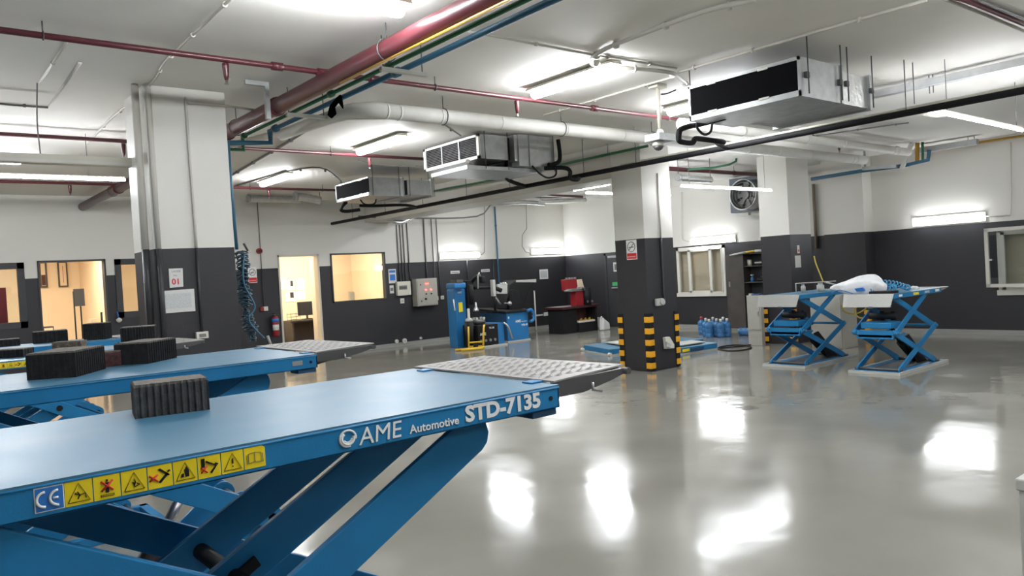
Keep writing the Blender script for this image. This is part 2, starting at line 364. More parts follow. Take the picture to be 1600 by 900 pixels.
q=[(1.625,16.7,1.883),(1.771,16.7,1.874),(1.731,16.7,1.196)]; B(q[0][0]-.3,q[1][0],16.69,16.7,.05,q[0][2]).build('banner_sheet',REDB,t); B(q[0][0]-.3,q[1][0],16.64,16.76,0,.06).build('base',GALV,t)
# ------------------------------------------------------------------ right wall windows
def upvc(n,y0,y1,z0,z1,mull):
    t=thing('window_%d'%n,(X1,(y0+y1)/2,z0),'',''); del_keys(t); t['kind']='structure'; x=X1-.03
    f=.07; B(x,x+.1,y0,y0+f,z0,z1).box(x,x+.1,y1-f,y1,z0,z1).box(x,x+.1,y0,y1,z1-f,z1).box(x-.03,x+.1,y0-.02,y1+.02,z0-.02,z0+f).build('window_frame',WPVC,t)
    e=sorted([y0+f,*mull,y1-f])
    for i,(a,b) in enumerate(zip(e,e[1:])):
        g=.05 if (i==1 or len(mull)<2) else .02
        B(x-.02,x+.04,a,a+g,z0+f,z1-f).box(x-.02,x+.04,b-g,b,z0+f,z1-f).box(x-.02,x+.04,a,b,z1-f-g,z1-f).box(x-.02,x+.04,a,b,z0+f,z0+f+g).build('sash',WPVC,t)
        B(x+.01,x+.016,a+g,b-g,z0+f+g,z1-f-g).build('pane',GLASS,t)
    B(x+.12,x+.13,y0,y1,z0,z1).build('blind',BLIND,t)
upvc(4,10.60,12.0,.80,1.98,(10.98,11.62))
upvc(5,3.6,4.95,.73,1.89,(4.3,))
ws=bpy.data.objects.get('window_5')
q=[(14.95,5.085,1.894),(14.95,5.058,0.857),(14.95,4.414,1.882),(14.95,4.444,0.875)]
t=ws; y1_,y0_=5.10,4.28
def slab_sash(ya,yb,z0,z1,f):
    def P(y,z): return (15.02+(y-ya)/(yb-ya)*(-.10),y,z)
    mb=MB()
    for (a,b,c,d) in ((ya,ya-f,z0,z1),(yb+f,yb,z0,z1),(ya,yb,z0,z0+f),(ya,yb,z1-f,z1)):
        mb.prism([P(a,c),P(b,c),P(b,d),P(a,d)],(.05,0,0))
    mb.build('open_sash',WPVC,t); MB().prism([P(ya-f,z0+f),P(yb+f,z0+f),P(yb+f,z1-f),P(ya-f,z1-f)],(.006,0,0)).build('pane',GLASS,t)
    MB().box(14.97,14.99,ya-.12,ya-.04,1.33,1.36).build('handle',WPVC,t)
slab_sash(5.08,4.22,.86,1.90,.06)
# exit door on the right wall
t=thing('door_3',(X1,13.8,0),'',''); del_keys(t); t['kind']='structure'
B(X1-.03,X1,14.38,14.46,0,1.99).box(X1-.03,X1,13.22,13.30,0,1.99).box(X1-.03,X1,13.22,14.46,1.93,1.99).build('door_frame',CONDD,t)
B(X1-.02,X1,13.30,14.38,0.01,1.93).build('door_leaf',DOORG,t)
B(X1-.07,X1-.02,13.5,14.2,1.02,1.06).build('push_bar',STEEL,t,bevel=.01)
B(X1-.022,X1-.02,13.62,14.2,1.10,1.20).build('green_notice',PGRN,t)
B(X1-.05,X1-.03,13.4,14.3,1.86,1.92).build('door_closer',STEEL,t)
q=[(15.23,14.131,1.736),(15.23,13.9,1.725),(15.23,13.918,1.486),(15.23,14.149,1.495)]; B(X1-.022,X1-.02,q[1][1],q[0][1],q[2][2],q[0][2]).build('white_notice',PAPER,t)
B(X1-.024,X1-.022,q[1][1]+.04,q[0][1]-.04,q[2][2]+.04,q[0][2]-.05).build('printed_symbol',CONDG,t)
# ------------------------------------------------------------------ lamps
def lamp(p0,p1,label,up=(0,0,1),wid=.055,dep=.05,house=.03,group='ceiling tube lights',name='tube_light',mw=.082):
    p0=Vector(p0);p1=Vector(p1);d=(p1-p0).normalized();up=Vector(up);sd=d.cross(up)
    t=thing(name,(p0+p1)/2,label,'light',group)
    # housing on the mounting side
    a=p0-d*.03; b=p1+d*.03
    MB().prism([a+sd*mw+up*dep*.6,a-sd*mw+up*dep*.6,a-sd*mw*.7+up*(dep*.6+house),a+sd*mw*.7+up*(dep*.6+house)],b-a).build('housing',CREAM,t)
    prof=[]
    n=12
    rs=[(0,.35),(.008,.75),(.02,.95),(.035,1)]
    pts=[p0+d*h for h,_ in rs]+[p1-d*h for h,_ in reversed(rs)]; rr=[s for _,s in rs]+[s for _,s in reversed(rs)]
    mb=MB(); vs=[]; 
    for p,s in zip(pts,rr):
        for k in range(n):
            an=2*math.pi*k/n; vs.append(p+(sd*math.cos(an)*wid+up*math.sin(an)*dep)*s)
    fs=[(i*n+k,i*n+(k+1)%n,(i+1)*n+(k+1)%n,(i+1)*n+k) for i in range(len(pts)-1) for k in range(n)]
    fs+=[tuple(reversed(range(n))),tuple((len(pts)-1)*n+k for k in range(n))]
    mb.add(vs,fs,True); mb.build('diffuser',LAMPWL if name=='wall_light' else LAMP,t); return t
ZL=3.42
lamp((5.28,4.75,ZL),(5.28,5.88,ZL),'bright enclosed ceiling tube light between the white duct pipe and the largest fan coil unit')
lamp((5.28,8.45,ZL),(5.28,9.6,ZL),'bright ceiling tube light left of the middle fan coil unit')
lamp((5.28,12.0,ZL),(5.28,13.15,ZL),'bright ceiling tube light furthest back, left of the farthest fan coil unit')
lamp((7.42,4.75,ZL),(7.42,5.85,ZL),'ceiling tube light half hidden behind the left end of the largest fan coil unit')
lamp((1.7,4.43,ZL),(2.84,4.43,ZL),'bright long ceiling tube light at the top edge touching the thick maroon pipe')
lamp((.3,11.6,ZL),(1.5,11.6,ZL),'short ceiling tube light at the far left above the long strip')
lamp((10.5,12.6,ZL),(10.5,13.8,ZL),'ceiling tube light behind the beam near the back corner')
lamp((12.2,11.3,ZL),(12.2,12.4,ZL),'ceiling tube light just left of the middle column, beyond the beam')
for x,y,l in ((5.28,1.0,'first added ceiling fill tube to the right of the camera, out of frame'),(1.8,.2,'added ceiling fill tube above the camera, out of frame'),(5.5,-2.8,'added ceiling fill tube behind the camera to the right'),(11.8,.2,'added ceiling fill tube by the right wall, out of frame'),(-2.2,2.2,'added ceiling fill tube left of the camera, out of frame'),(-2,7.4,'added ceiling fill tube left of the near column, out of frame'),(10.6,-1.5,'added ceiling fill tube toward the front right, out of frame'),(0,-3.5,'added ceiling fill tube behind the camera')):  # unseen tubes added to light the foreground and the floor
    lamp((x,y-.6,ZL),(x,y+.6,ZL),l)
def strip(p0,p1,label):
    p0=Vector(p0);p1=Vector(p1); d=(p1-p0).normalized(); sd=d.cross(V(0,0,1))
    t=thing('strip_light',(p0+p1)/2,label,'light','suspended strip lights')
    MB().prism([p0+sd*.009+V(0,0,.014),p0-sd*.009+V(0,0,.014),p0-sd*.009+V(0,0,.035),p0+sd*.009+V(0,0,.035)],p1-p0).build('housing',CREAM,t)
    MB().tube([p0,p0+d*.01,p1-d*.01,p1],[.012,.017,.017,.012],10).build('tube',LAMP,t)
    mb=[MB().tube([p0.lerp(p1,f)+V(0,0,.035),V(*(p0.lerp(p1,f)).xy,HC)],.004,6).build('hanger_wire',CONDG,t) for f in (.08,.92)]
strip((8.2,3.12,2.95),(10.6,3.12,2.95),'long white strip light at the right edge below the black pipe')
strip((9.42,7.26,2.77),(11.95,7.3,2.77),'long strip light hung between the middle and the right column')
strip((9.75,9.6,2.95),(12.1,9.6,2.95),'long strip light peeking out left of the middle column, beyond it')
strip((-2.6,9.92,2.98),(2.32,9.92,2.98),'long strip light at the far left running up to the near column')
WLF=(0,1,0)
lamp((10.90,15.93,2.14),(12.10,15.93,2.14),'wall tube light on the back wall above the tyre changer',(0,1,0),.06,.045,group='wall tube lights',name='wall_light')
lamp((13.96,15.93,2.17),(15.16,15.93,2.17),'wall tube light on the back wall beside the room corner',(0,1,0),.06,.045,group='wall tube lights',name='wall_light')
lamp((15.18,10.30,2.11),(15.18,11.50,2.11),'wall tube light above the white window between the columns',(1,0,0),.06,.045,group='wall tube lights',name='wall_light')
lamp((15.18,5.13,2.12),(15.18,6.33,2.12),'wall tube light on the right wall left of the open window',(1,0,0),.06,.045,group='wall tube lights',name='wall_light')
lamp((15.18,-.5,2.12),(15.18,.7,2.12),'added unseen wall tube light on the right wall out of frame',(1,0,0),.06,.045,group='wall tube lights',name='wall_light')  # extra tube added beyond the frame, unseen
# ------------------------------------------------------------------ pipes
def pipe(name,pts,r,m,label,cat='pipe',n=14,group=None,extra=None):
    t=thing(name,tuple(Vector(pts[0])),label,cat,group)
    MB().tube(pts,r,n).build('pipe_run',m,t)
    return t
def rings(t,pts,r,w_,m,nm='coupling'):
    for p,d in pts:
        p=Vector(p);d=Vector(d).normalized()*w_/2; MB().tube([p-d,p+d],r,14).build(nm,m,t)
def hanger(t,x,y,z,r,m=DSTEEL):
    MB().tube([(x,y,z+r),(x,y,HC)],.005,6).build('hanger_rod',m,t)
    pts=[(x+(r+.006)*math.cos(a),y,z+(r+.006)*math.sin(a)) for a in [i*2*math.pi/14 for i in range(15)]]
    MB().tube(pts,.005,5).build('pipe_clamp',m,t)
def hangerx(t,x,y,z,r,m=DSTEEL):
    MB().tube([(x,y,z+r),(x,y,HC)],.005,6).build('hanger_rod',m,t)
    pts=[(x,y+(r+.006)*math.cos(a),z+(r+.006)*math.sin(a)) for a in [i*2*math.pi/14 for i in range(15)]]
    MB().tube(pts,.005,5).build('pipe_clamp',m,t)
rp=pipe('fire_main_pipe',[(2.98,-8,3.30),(2.98,16.0,3.30)],.075,RED,'thick maroon fire main running from the top centre to the back wall')
rings(rp,[((2.98,6.95,3.30),(0,1,0)),((2.98,8.3,3.30),(0,1,0)),((2.98,13.2,3.30),(0,1,0))],.088,.09,RED)
for y in (4.9,8.0,13.6): hanger(rp,2.98,y,3.30,.078)
def sprinkler(t,x,y,z):
    nn=MB().lathe((x,y,z-.02),[(.026,0),(.026,-.02),(.02,-.1),(.013,-.13)],10).build('drop_nipple',RED,t)
    MB().lathe((x,y,z-.15),[(.012,0),(.009,-.025),(.02,-.028),(.02,-.031)],10).build('sprinkler_head',STEEL,nn)
sp=pipe('sprinkler_pipe',[(-8,6.0,3.4),(14.0,6.0,3.4)],.023,RED,'maroon sprinkler branch pipe crossing the whole ceiling in front of the columns',group='sprinkler branch pipes')
for x in (.95,4.15,7.6,11.05): hangerx(sp,x,6.0,3.4,.023)
for p in [(2.179,5.858,3.38),(5.156,5.751,3.38),(11.832,6.029,3.38)]: sprinkler(sp,p[0],6.0,3.39)
rings(sp,[((3.0,6,3.4),(1,0,0)),((3.5,6,3.4),(1,0,0)),((2.6,6,3.4),(1,0,0)),((13.9,6,3.4),(1,0,0)),((6.3,6,3.4),(1,0,0))],.034,.09,RED)
MB().tube([(2.98,6,3.4),(2.98,6,3.33)],.04,12).build('riser_tee',RED,sp)
sp=pipe('sprinkler_pipe',[(-8,9.7,3.4),(8.84,9.7,3.4)],.023,RED,'maroon sprinkler branch pipe behind the near column, level with the middle fan coil unit',group='sprinkler branch pipes')
for x in (.4,4.9,8.2): hangerx(sp,x,9.7,3.4,.023)
for p in [(5.494,9.845,3.38),(2.273,9.778,3.38)]: sprinkler(sp,p[0],9.7,3.39)
sp=pipe('sprinkler_pipe',[(-8,13.5,3.4),(8.84,13.5,3.4)],.023,RED,'maroon sprinkler branch pipe furthest back above the office doorway',group='sprinkler branch pipes')
for x in (.4,5.2,6.6): hangerx(sp,x,13.5,3.4,.023)
for p in [(5.538,13.576,3.38),(2.36,13.553,3.38)]: sprinkler(sp,p[0],13.5,3.39)
sp=pipe('sprinkler_pipe',[(9.55,9.0,3.36),(14.9,9.0,3.36)],.04,RED,'maroon pipe seen between the middle and right column above the wall fan',group='sprinkler branch pipes')
for x in (11,13.4): hangerx(sp,x,9.0,3.36,.04)
gp=pipe('green_water_pipe',[(3.17,-8,3.28),(3.17,8.35,3.28),(3.17,8.35,3.13),(2.72,8.35,3.13)],.022,GREEN,'green water pipe slung below the thick maroon pipe')
rings(gp,[((3.17,y,3.28),(0,1,0)) for y in (2.95,5.2,6.2,8.3)],.03,.06,GREEN)
bpz=pipe('blue_water_pipe',[(3.36,-8,3.30),(3.36,8.05,3.30),(3.36,8.05,3.17),(2.76,8.15,3.15)],.03,BPIPE,'blue water pipe parallel to the green pipe below the maroon main')
rings(bpz,[((3.36,y,3.30),(0,1,0)) for y in (5.4,7.9)],.04,.07,BPIPE)
yp=pipe('yellow_gas_pipe',[(2.95,-8,3.212),(2.95,5.6,3.212)],.010,YPIPE,'thin yellow pipe along the underside of the maroon main')
# strut trapeze hangers
def trapeze(y,label):
    t=thing('strut_hanger',(3.3,y,3.225),label,'bracket','pipe trapeze hangers')
    B(3.075,3.50,y-.02,y+.02,3.225,3.255).build('crossbar',PIPEW,t)
    for x in (3.10,3.46): MB().tube([(x,y,3.24),(x,y,HC)],.005,6).build('hanger_rod',DSTEEL,t)
for y,l in ((2.45,'pale crossbar under the green and blue pipes at the top edge of the picture'),(5.17,'pale crossbar under the green and blue pipes above the middle'),(6.95,'pale crossbar under the green and blue pipes nearest the column')): trapeze(y,l)
t=thing('channel_hanger',(2.85,7.0,3.1),'grey steel channel hanger crossing the maroon main by the near column','bracket')
q=[(2.912,7,3.648),(2.907,7,3.202),(2.753,7,3.64),(2.935,7,3.627)]
B(2.84,2.88,6.85,6.89,3.16,3.46).build('drop_channel',GALV,t); B(2.66,2.88,6.85,6.89,3.46,3.5).build('top_channel',GALV,t)
wp=pipe('white_duct_pipe',[(3.54,8.164,3.289),(3.54,6.847,3.25)]+[(3.56,6.8,3.26),(3.64,6.66,3.27),(3.85,6.6,3.28),(13.9,6.6,3.28)],[.06,.065,.07,.075,.08,.08],PIPEW,'large white lagged pipe crossing the middle of the ceiling toward the right wall',n=20)
rings(wp,[((x,6.6,3.28),(1,0,0)) for x in (3.95,4.1,4.6,5.4,6.4,7.4,8.2,10.2,11.0,12.0,13.4,13.55)],.083,.02,PIPEW,'joint_ring')
for x in (4.65,6.35,8.0): hangerx(wp,x,6.6,3.28,.08)
wp=pipe('white_duct_pipe',[(7.6,5.82,3.30),(13.9,5.82,3.30)],.065,PIPEW,'second, thinner white lagged pipe above the large one at the right',n=20)
rings(wp,[((x,5.82,3.30),(1,0,0)) for x in (8.9,10.5,11.6,13.3,13.45)],.07,.03,PIPEW,'joint_ring')
wp=pipe('drain_pipe',[(3.3,9.3,3.33),(3.9,7.3,3.36),(4.9,6.9,3.38)],.04,PIPEW,'slim pale drain pipe slanting behind the elbow of the white duct pipe')
t=thing('black_cloth',(3.75,6.55,2.98),'torn black cloth strip hanging from the blue pipe by the white elbow','cloth')
q=[(3.325,6.308,3.312),(3.325,6.372,3.302),(3.325,6.521,3.257),(3.325,6.584,3.18),(3.325,6.511,3.136),(3.325,6.417,3.159),(3.325,6.434,3.221),(3.325,6.354,3.252),(3.325,6.276,3.178),(3.325,6.279,3.248)]
MB().prism(q,(-.012,0,0)).build('rag',RAG,t)
# black insulated pipe in front of the beam
bk=pipe('chilled_water_pipe',[(8.0,-8,2.97),(8.0,16.0,2.97)],.034,BLKI,'long black insulated pipe running from the top right corner to the back wall')
for p in [(6.239,2.73,3.2),(8.45,6.822,3.2),(7.12,6.654,3.2),(8.921,10.289,3.2),(6.335,9.114,3.2),(6.603,12.158,3.2)]: pass
for y in (3.35,6.9,7.9,9.6,10.8,12.2,13.6,15): MB().tube([(8.0,y,3.0),(8.0,y,HC)],.005,6).build('hanger_rod',DSTEEL,bk)
MB().tube(bez([(6.72,8.1,3.14),(6.95,8.4,3.08),(7.3,8.8,3.0),(7.98,9.2,2.97)]),.03,10).build('branch_pipe',BLKI,bk)
MB().tube(bez([(6.5,11.9,2.93),(6.8,11.9,2.93),(7.4,11.9,2.95),(7.98,12.4,2.97)]),.026,10).build('branch_pipe',BLKI,bk)
# green pipe along the beam
g2=pipe('green_conduit_pipe',[(8.7,12.909,3.35),(8.7,10.369,3.305),(8.7,8.753,3.334),(8.7,7.266,3.333)],.02,GREEN,'thin green pipe clipped along the beam behind the fan coil units')
for p in [(8.7,11.107,3.334),(8.7,9.363,3.319),(8.7,8.054,3.326)]: MB().tube([p,(p[0],p[1],HC)],.005,6).build('hanger_rod',DSTEEL,g2)
# tray on beam at right
t=thing('cable_tray',(8.78,3,3.35),'thin galvanised cable tray under the ceiling right of the largest unit','cable tray')
B(8.93,9.03,-8,4.15,3.38,3.46).build('tray_channel',GALV,t)
for p in [(8.78,3.505,3.357),(8.78,3.466,3.348)]: MB().tube([(8.98,p[1],3.3),(8.98,p[1],HC)],.006,6).build('hanger_rod',DSTEEL,t)
t=thing('foil_duct',(8.75,4.3,3.35),'crumpled foil flexible duct between the large unit and the cable tray','duct')
MB().tube([(7.6,4.35,3.24),(8.1,4.3,3.36),(8.6,4.25,3.40),(8.98,4.1,3.42)],[.06,.05,.05,.04],12).build('flexible_hose',FOIL,t)
t=thing('junction_box',(8.4,3.45,3.0),'small cream box beside the left end of the right strip light','box')
q=[(8.328,3.35,3.121),(8.933,3.35,3.085)]; B(q[0][0],q[1][0]-.1,3.3,3.4,3.0,3.08).build('box_body',CREAM,t); MB().tube([(8.2,3.35,3.08),(8.2,3.35,HC)],.005,6).build('hanger_rod',DSTEEL,t)
# steel frame and coloured pipes by the right wall
t=thing('pipe_support_frame',(14.2,6.5,3.1),'pale steel frame holding the white pipe ends near the right wall','frame')
q=[(14.2,6.785,3.136),(14.2,6.17,3.095),(14.2,5.93,3.481),(14.2,6.115,3.065)]
MB().prism([q[0],q[1],(14.2,q[1][1],q[1][2]+.06),(14.2,q[0][1],q[0][2]+.06)],(.06,0,0)).build('crossbar',GALV,t)
MB().prism([q[3],(14.2,q[3][1]-.07,q[3][2]),(14.2,q[2][1]-.07,q[2][2]),q[2]],(.05,0,0)).build('slanted_strut',PIPEW,t)
MB().tube([(14.22,q[2][1]-.03,q[2][2]),(14.22,q[2][1]-.03,HC)],.02,6).build('drop_rod',GALV,t)
MB().tube([(14.22,q[0][1]-.05,q[0][2]),(14.22,q[0][1]-.05,HC)],.02,6).build('drop_rod',GALV,t)
q=[(14.3,7.846,3.113),(14.3,6.846,3.137),(14.3,6.078,3.121),(14.3,5.661,3.161),(14.3,5.632,3.336)]
pipe('blue_water_pipe',q,.035,BPIPE,'blue water pipe rising to the ceiling at the right wall')
q=[(14.4,5.887,3.132),(14.4,5.866,3.357)]; pipe('yellow_gas_pipe',[q[0],(14.4,q[1][1],HC)],.035,YPIPE,'short yellow upright pipe beside the blue riser at the right wall')
q=[(14.4,5.789,3.14),(14.4,5.778,3.366)]; pipe('green_water_pipe',[q[0],(14.4,q[1][1],HC)],.022,GREEN,'short green upright pipe beside the blue riser at the right wall')
pipe('pale_conduit',[(8.03,7.2,3.02),(8.03,2.0,3.02)],.014,CREAM,'pale conduit strapped on top of the long black pipe','conduit')
pipe('brown_wall_pipe',[(15.2,-8,3.44),(15.2,6.2,3.44)],.02,YPIPE,'thin brown pipe along the top of the right wall')
t=thing('trunking',(14.9,5,3.4),'galvanised trunking box under the ceiling by the right wall','trunking')
q=[(14.6,6.008,3.507),(14.6,4.987,3.49)]; B(14.6,14.72,q[1][1],q[0][1],3.34,3.44).build('trunk_body',GALV,t)
for k in range(2): MB().tube([(14.66,q[1][1]+.05+.1*k,3.44),(14.66,q[1][1]+.05+.1*k,HC)],.005,6).build('hanger_rod',DSTEEL,t)
q=[(15.2,8.309,1.657),(15.2,8.257,3.157)]; pipe('brown_downpipe',[(15.2,q[0][1],1.75),(15.2,q[0][1],3.1)],.03,mat('brown_pipe',(.2,.16,.12),.5),'brown vertical pipe on the right wall just right of the right column')
# green pipe end and maroon ring
q=[(10.981,8.3,3.23),(11.731,8.3,3.296),(12.23,8.3,3.376),(12.44,8.3,3.446),(12.496,8.3,3.616)]; pipe('green_drop_pipe',q,.02,GREEN,'green pipe bending upward between the middle and right columns')
# ceiling conduits
def conduit(pts,label,r=.011,m=COND,clips=True,name='ceiling_conduit',n=8,smooth=True,group='ceiling conduits'):
    t=thing(name,pts[0],label,'conduit',group)
    P=bez(pts,4) if smooth and len(pts)>2 else pts
    MB().tube(P,r,n).build('conduit_run',m,t)
    if clips:
        for a,b in zip(pts,pts[1:]):
            a=Vector(a);b=Vector(b); L=(b-a).length
            for k in range(int(L/1.4)+1):
                f=(k+.5)/(int(L/1.4)+1); c=a.lerp(b,f); d=(b-a).normalized()*.012; MB().tube([c-d,c+d],r*1.7,8).build('clip',m,t)
    return t
conduit([(1.158,6.299,3.485),(1.163,7.654,3.485)],'short pale conduit on the ceiling above the far left drop cable')
conduit([(1.855,4.715,3.485),(1.881,6.138,3.485),(1.896,6.627,3.485),(1.955,7.044,3.485),(1.988,7.689,3.485)],'pale conduit bending across the ceiling to the top of the near column')
conduit([(1.992,8.087,3.485),(1.988,8.967,3.485),(2.057,10.486,3.485)],'pale conduit slanting left from the top of the near column')
conduit([*[(4.019,8.092,3.485),(4.248,9.821,3.485),(4.577,12.708,3.485)]],'grey conduit on the ceiling right of the near column',.018,CONDG)
conduit([(3.61,4.722,3.485),(4.986,4.702,3.485),(5.291,4.675,3.485),(6.048,4.643,3.485)],'thin grey conduit joining the largest ceiling loop from the left')
conduit([(6.202,2.406,3.475),(6.166,3.422,3.475),(6.152,4.326,3.475),(6.153,4.703,3.475)],'pale conduit above the largest fan coil unit',.014)
conduit([(4.988,3.098,3.47),(4.858,3.448,3.47),(4.861,4.179,3.47),(4.912,4.554,3.47),(5.033,4.797,3.47),(5.262,4.888,3.47),(5.997,4.735,3.47),(6.358,4.847,3.47),(6.871,5.094,3.47)],'thick grey conduit with a hairpin loop beside the central tube light',.02,CONDG if False else COND)
conduit([(6.289,4.809,3.485),(6.278,5.668,3.485),(6.285,6.273,3.485),(6.292,6.831,3.485)],'pale conduit slanting down left beside the camera pole')
conduit([(5.793,10.563,3.485),(6.441,10.903,3.485),(7.66,10.83,3.485)],'pale conduit leading right from the middle ceiling tube light',.01)
conduit([(5.104,14.044,3.485),(5.224,12.145,3.485),(5.578,11.451,3.485),(6.51,12.623,3.485),(6.989,13.437,3.485)],'grey conduit curving from the farthest tube light to the farthest fan coil unit',.012,CONDG)
conduit([(4.401,7.737,3.485),(4.724,7.23,3.485),(6.115,8.306,3.485)],'thin dark conduit ahead of the middle fan coil unit',.01,CONDG)
conduit([(0.644,8.187,3.42),(0.939,8.32,3.42),(1.318,8.319,3.42)],'thin grey conduit at the far left ceiling edge',.01,CONDG)
conduit([(7.657,2.207,3.47),(6.86,2.233,3.47),(6.281,2.252,3.47)],'maroon conduit at the top right corner',.022,RED,False)
conduit([(7.907,2.281,3.47),(7.048,2.296,3.47),(6.221,2.318,3.47)],'pale conduit at the top right corner below the maroon one',.014,COND,False)
conduit([(7.503,2.16,3.48),(6.855,2.186,3.48),(6.601,2.189,3.48)],'bright steel conduit at the top right corner above the maroon one',.01,STEEL,False)
conduit([(7.657,4.578,3.44),(7.841,3.948,3.44)],'pale conduit at the back of the large unit',.01)
conduit([(11.303,6.58,3.47),(11.656,5.22,3.47),(11.793,4.91,3.47)],'thin grey conduit ahead of the pipes at the right ceiling',.01,CONDG)
# left drop cable & trunk
conduit([*[(1.145,7.665,3.48)],*[(1.189,8.1,3.235),(1.197,8.1,2.944)]],'thin cable dropping from the ceiling to the cream trunking at far left',.006,CONDG,False)
t=thing('cable_trunking',(0,8.02,2.84),'long cream horizontal trunking at the far left meeting the near column','trunking')
B(-8,1.93,7.96,8.08,2.84,2.92).build('trunk_body',CREAM,t); B(-8,1.93,7.955,7.96,2.845,2.87).build('cover_lip',PIPEW,t)
# column conduits (near column)
def colpipe(x,y,z0,z1,r,label,m1=COND,m2=CONDD,zs=2.01):
    t=thing('column_conduit',(x,y,z0),label,'conduit','conduits down the columns')
    if z1>zs: MB().tube([(x,y,zs),(x,y,z1)],r,12).build('upper_run',m1,t)
    if z0<zs: MB().tube([(x,y,z0),(x,y,zs)],r,12).build('lower_run',m2,t)
    return t
colpipe(1.87,7.44,1.28,3.5,.03,'thick conduit on the left corner of the near column')
colpipe(1.90,7.62,.0,3.5,.02,'slim conduit on the left face of the near column, farthest from the corner')
colpipe(1.965,7.375,1.0,3.5,.022,'slim conduit on the front face of the near column beside its left corner')
conduit([(2.30,7.385,2.01),(2.29,7.385,3.3),(2.32,7.385,3.36),(2.62,7.385,3.37),(3.0,7.45,3.37)],'pale conduit bending over the front of the near column',.012,COND,False,name='column_conduit',group='conduits down the columns')
colpipe(2.30,7.385,1.2,2.01,.013,'dark conduit down the middle of the near column to a white socket')
t=thing('socket_outlet',(2.29,7.36,1.16),'white twin socket at the foot of the conduit on the near column','socket')
B(2.24,2.35,7.36,7.40,1.16,1.225).build('socket_plate',WPVC,t,bevel=.004); B(2.265,2.325,7.355,7.36,1.175,1.205).build('switch',CONDG,t)
t=thing('conduit_shroud',(1.87,7.42,1.2),'cream plastic shroud at the foot of the thick corner conduit','cover')
q=[(1.818,7.36,1.294),(1.877,7.36,1.3),(1.888,7.36,1.213),(1.824,7.36,1.219)]
MB().prism(q,(0,.05,0)).build('shroud',CREAM,t)
# notices on near column
t=thing('column_number_sign',(2.1,7.38,1.65),'white sign reading 01 in red on the near column','sign')
q=[(2.04,7.395,1.826),(2.164,7.395,1.826),(2.159,7.395,1.655),(2.04,7.395,1.65)]
MB().prism(q,(0,-.008,0)).build('sign_board',PAPER,t)
text('LAYER',"sign_text",CONDG,t,(2.065,7.386,1.79),(1,0,0),(0,0,1),.028)
text('No.',"sign_text",CONDG,t,(2.08,7.386,1.755),(1,0,0),(0,0,1),.022)
text('01',"sign_number",PRED,t,(2.06,7.386,1.68),(1,0,0),(0,0,1),.075,bold=.02)
t=thing('schedule_notice',(2.1,7.38,1.43),'white printed schedule sheet below the number sign on the near column','notice')
q=[(1.956,7.395,1.625),(2.254,7.395,1.631),(2.253,7.395,1.422),(1.959,7.395,1.421)]
MB().prism(q,(0,-.006,0)).build('board',PAPER,t)
q2=[(1.985,7.386,1.594),(2.221,7.386,1.597),(2.223,7.386,1.46),(1.987,7.386,1.46)]; MB().prism(q2,(0,-.001,0)).build('printed_sheet',mat('faint_print',(.5,.52,.52),.6,var=.15,vscale=120),t)
# conduits on centre column
colpipe(9.21,7.535,2.01,2.99,.012,'thin conduit on the front face of the middle column',m2=CONDD)
t=conduit([(9.21,7.535,2.01),(9.21,7.535,1.15),(9.2,7.53,1.08)],'thick black conduit down the front of the middle column',.018,CONDD,False,name='column_conduit',group='conduits down the columns')
t=thing('isolator_switch',(9.1,7.5,1.0),'round grey rotary isolator switch on the middle column','switch')
q=[(8.956,7.52,1.072),(9.165,7.52,1.068),(9.155,7.52,0.952),(8.962,7.52,0.966)]
MB().prism([(8.99,7.54,.98),(9.15,7.54,.98),(9.15,7.54,1.09),(8.99,7.54,1.09)],(0,-.05,0)).build('switch_box',LGREY,t,bevel=.01)
MB().tube([(9.10,7.49,1.035),(9.10,7.46,1.035)],.045,14).build('rotary_knob',LGREY,t)
t=thing('paper_dispenser',(9.25,7.5,.35),'white plastic socket holder low on the middle column','dispenser')
q=[(9.126,7.54,0.494),(9.232,7.54,0.494),(9.329,7.54,0.366),(9.324,7.54,0.307),(9.141,7.54,0.317)]; MB().prism(q,(0,-.06,0)).build('holder',WPVC,t,bevel=.006)
q=[(9.11,7.47,0.43),(9.212,7.47,0.38),(9.193,7.47,0.333),(9.103,7.47,0.353)]; MB().prism(q,(0,-.02,0)).build('cover',LGREY,t)
def smoking_sign(pts,d,t,cx,u,nrm):
    pass
def no_smoking(t,c,u,n,w_,h):
    """white board with ring, bar and red panel; c bottom centre on wall, u right dir, n towards viewer"""
    c=Vector(c);u=Vector(u);n=Vector(n);z=V(0,0,1)
    MB().prism([c-u*w_/2,c+u*w_/2,c+u*w_/2+z*h,c-u*w_/2+z*h],n*.006).build('sign_board',WHITE,t)
    MB().prism([c-u*w_*.46+z*.01+n*.006,c+u*w_*.46+z*.01+n*.006,c+u*w_*.46+z*h*.33+n*.006,c-u*w_*.46+z*h*.33+n*.006],n*.001).build('red_panel',PRED,t)
    o=c+z*h*.66+n*.009; r=w_*.36
    MB().tube([o+u*r*math.cos(a)+z*r*math.sin(a) for a in [k*2*math.pi/20 for k in range(21)]],w_*.03,6).build('ring',CONDG,t)
    MB().tube([o+(u*.7+z*.7)*r,o-(u*.7+z*.7)*r],w_*.025,6).build('slash',CONDG,t)
    MB().tube([o-u*r*.6-z*r*.1,o+u*r*.6-z*r*.1],w_*.04,6).build('cigarette',CONDG,t)
    text('NO SMOKING','sign_text',WHITE,t,c-u*w_*.42+z*h*.12+n*.0072,u,z,w_*.13,xs=.95)
    return t
t=thing('no_smoking_sign',(8.85,8.1,1.7),'white and red no smoking sign on the left face of the middle column','sign','no smoking signs')
q=[(8.85,7.921,1.999),(8.85,7.703,1.984),(8.85,7.711,1.703),(8.85,7.916,1.714)]
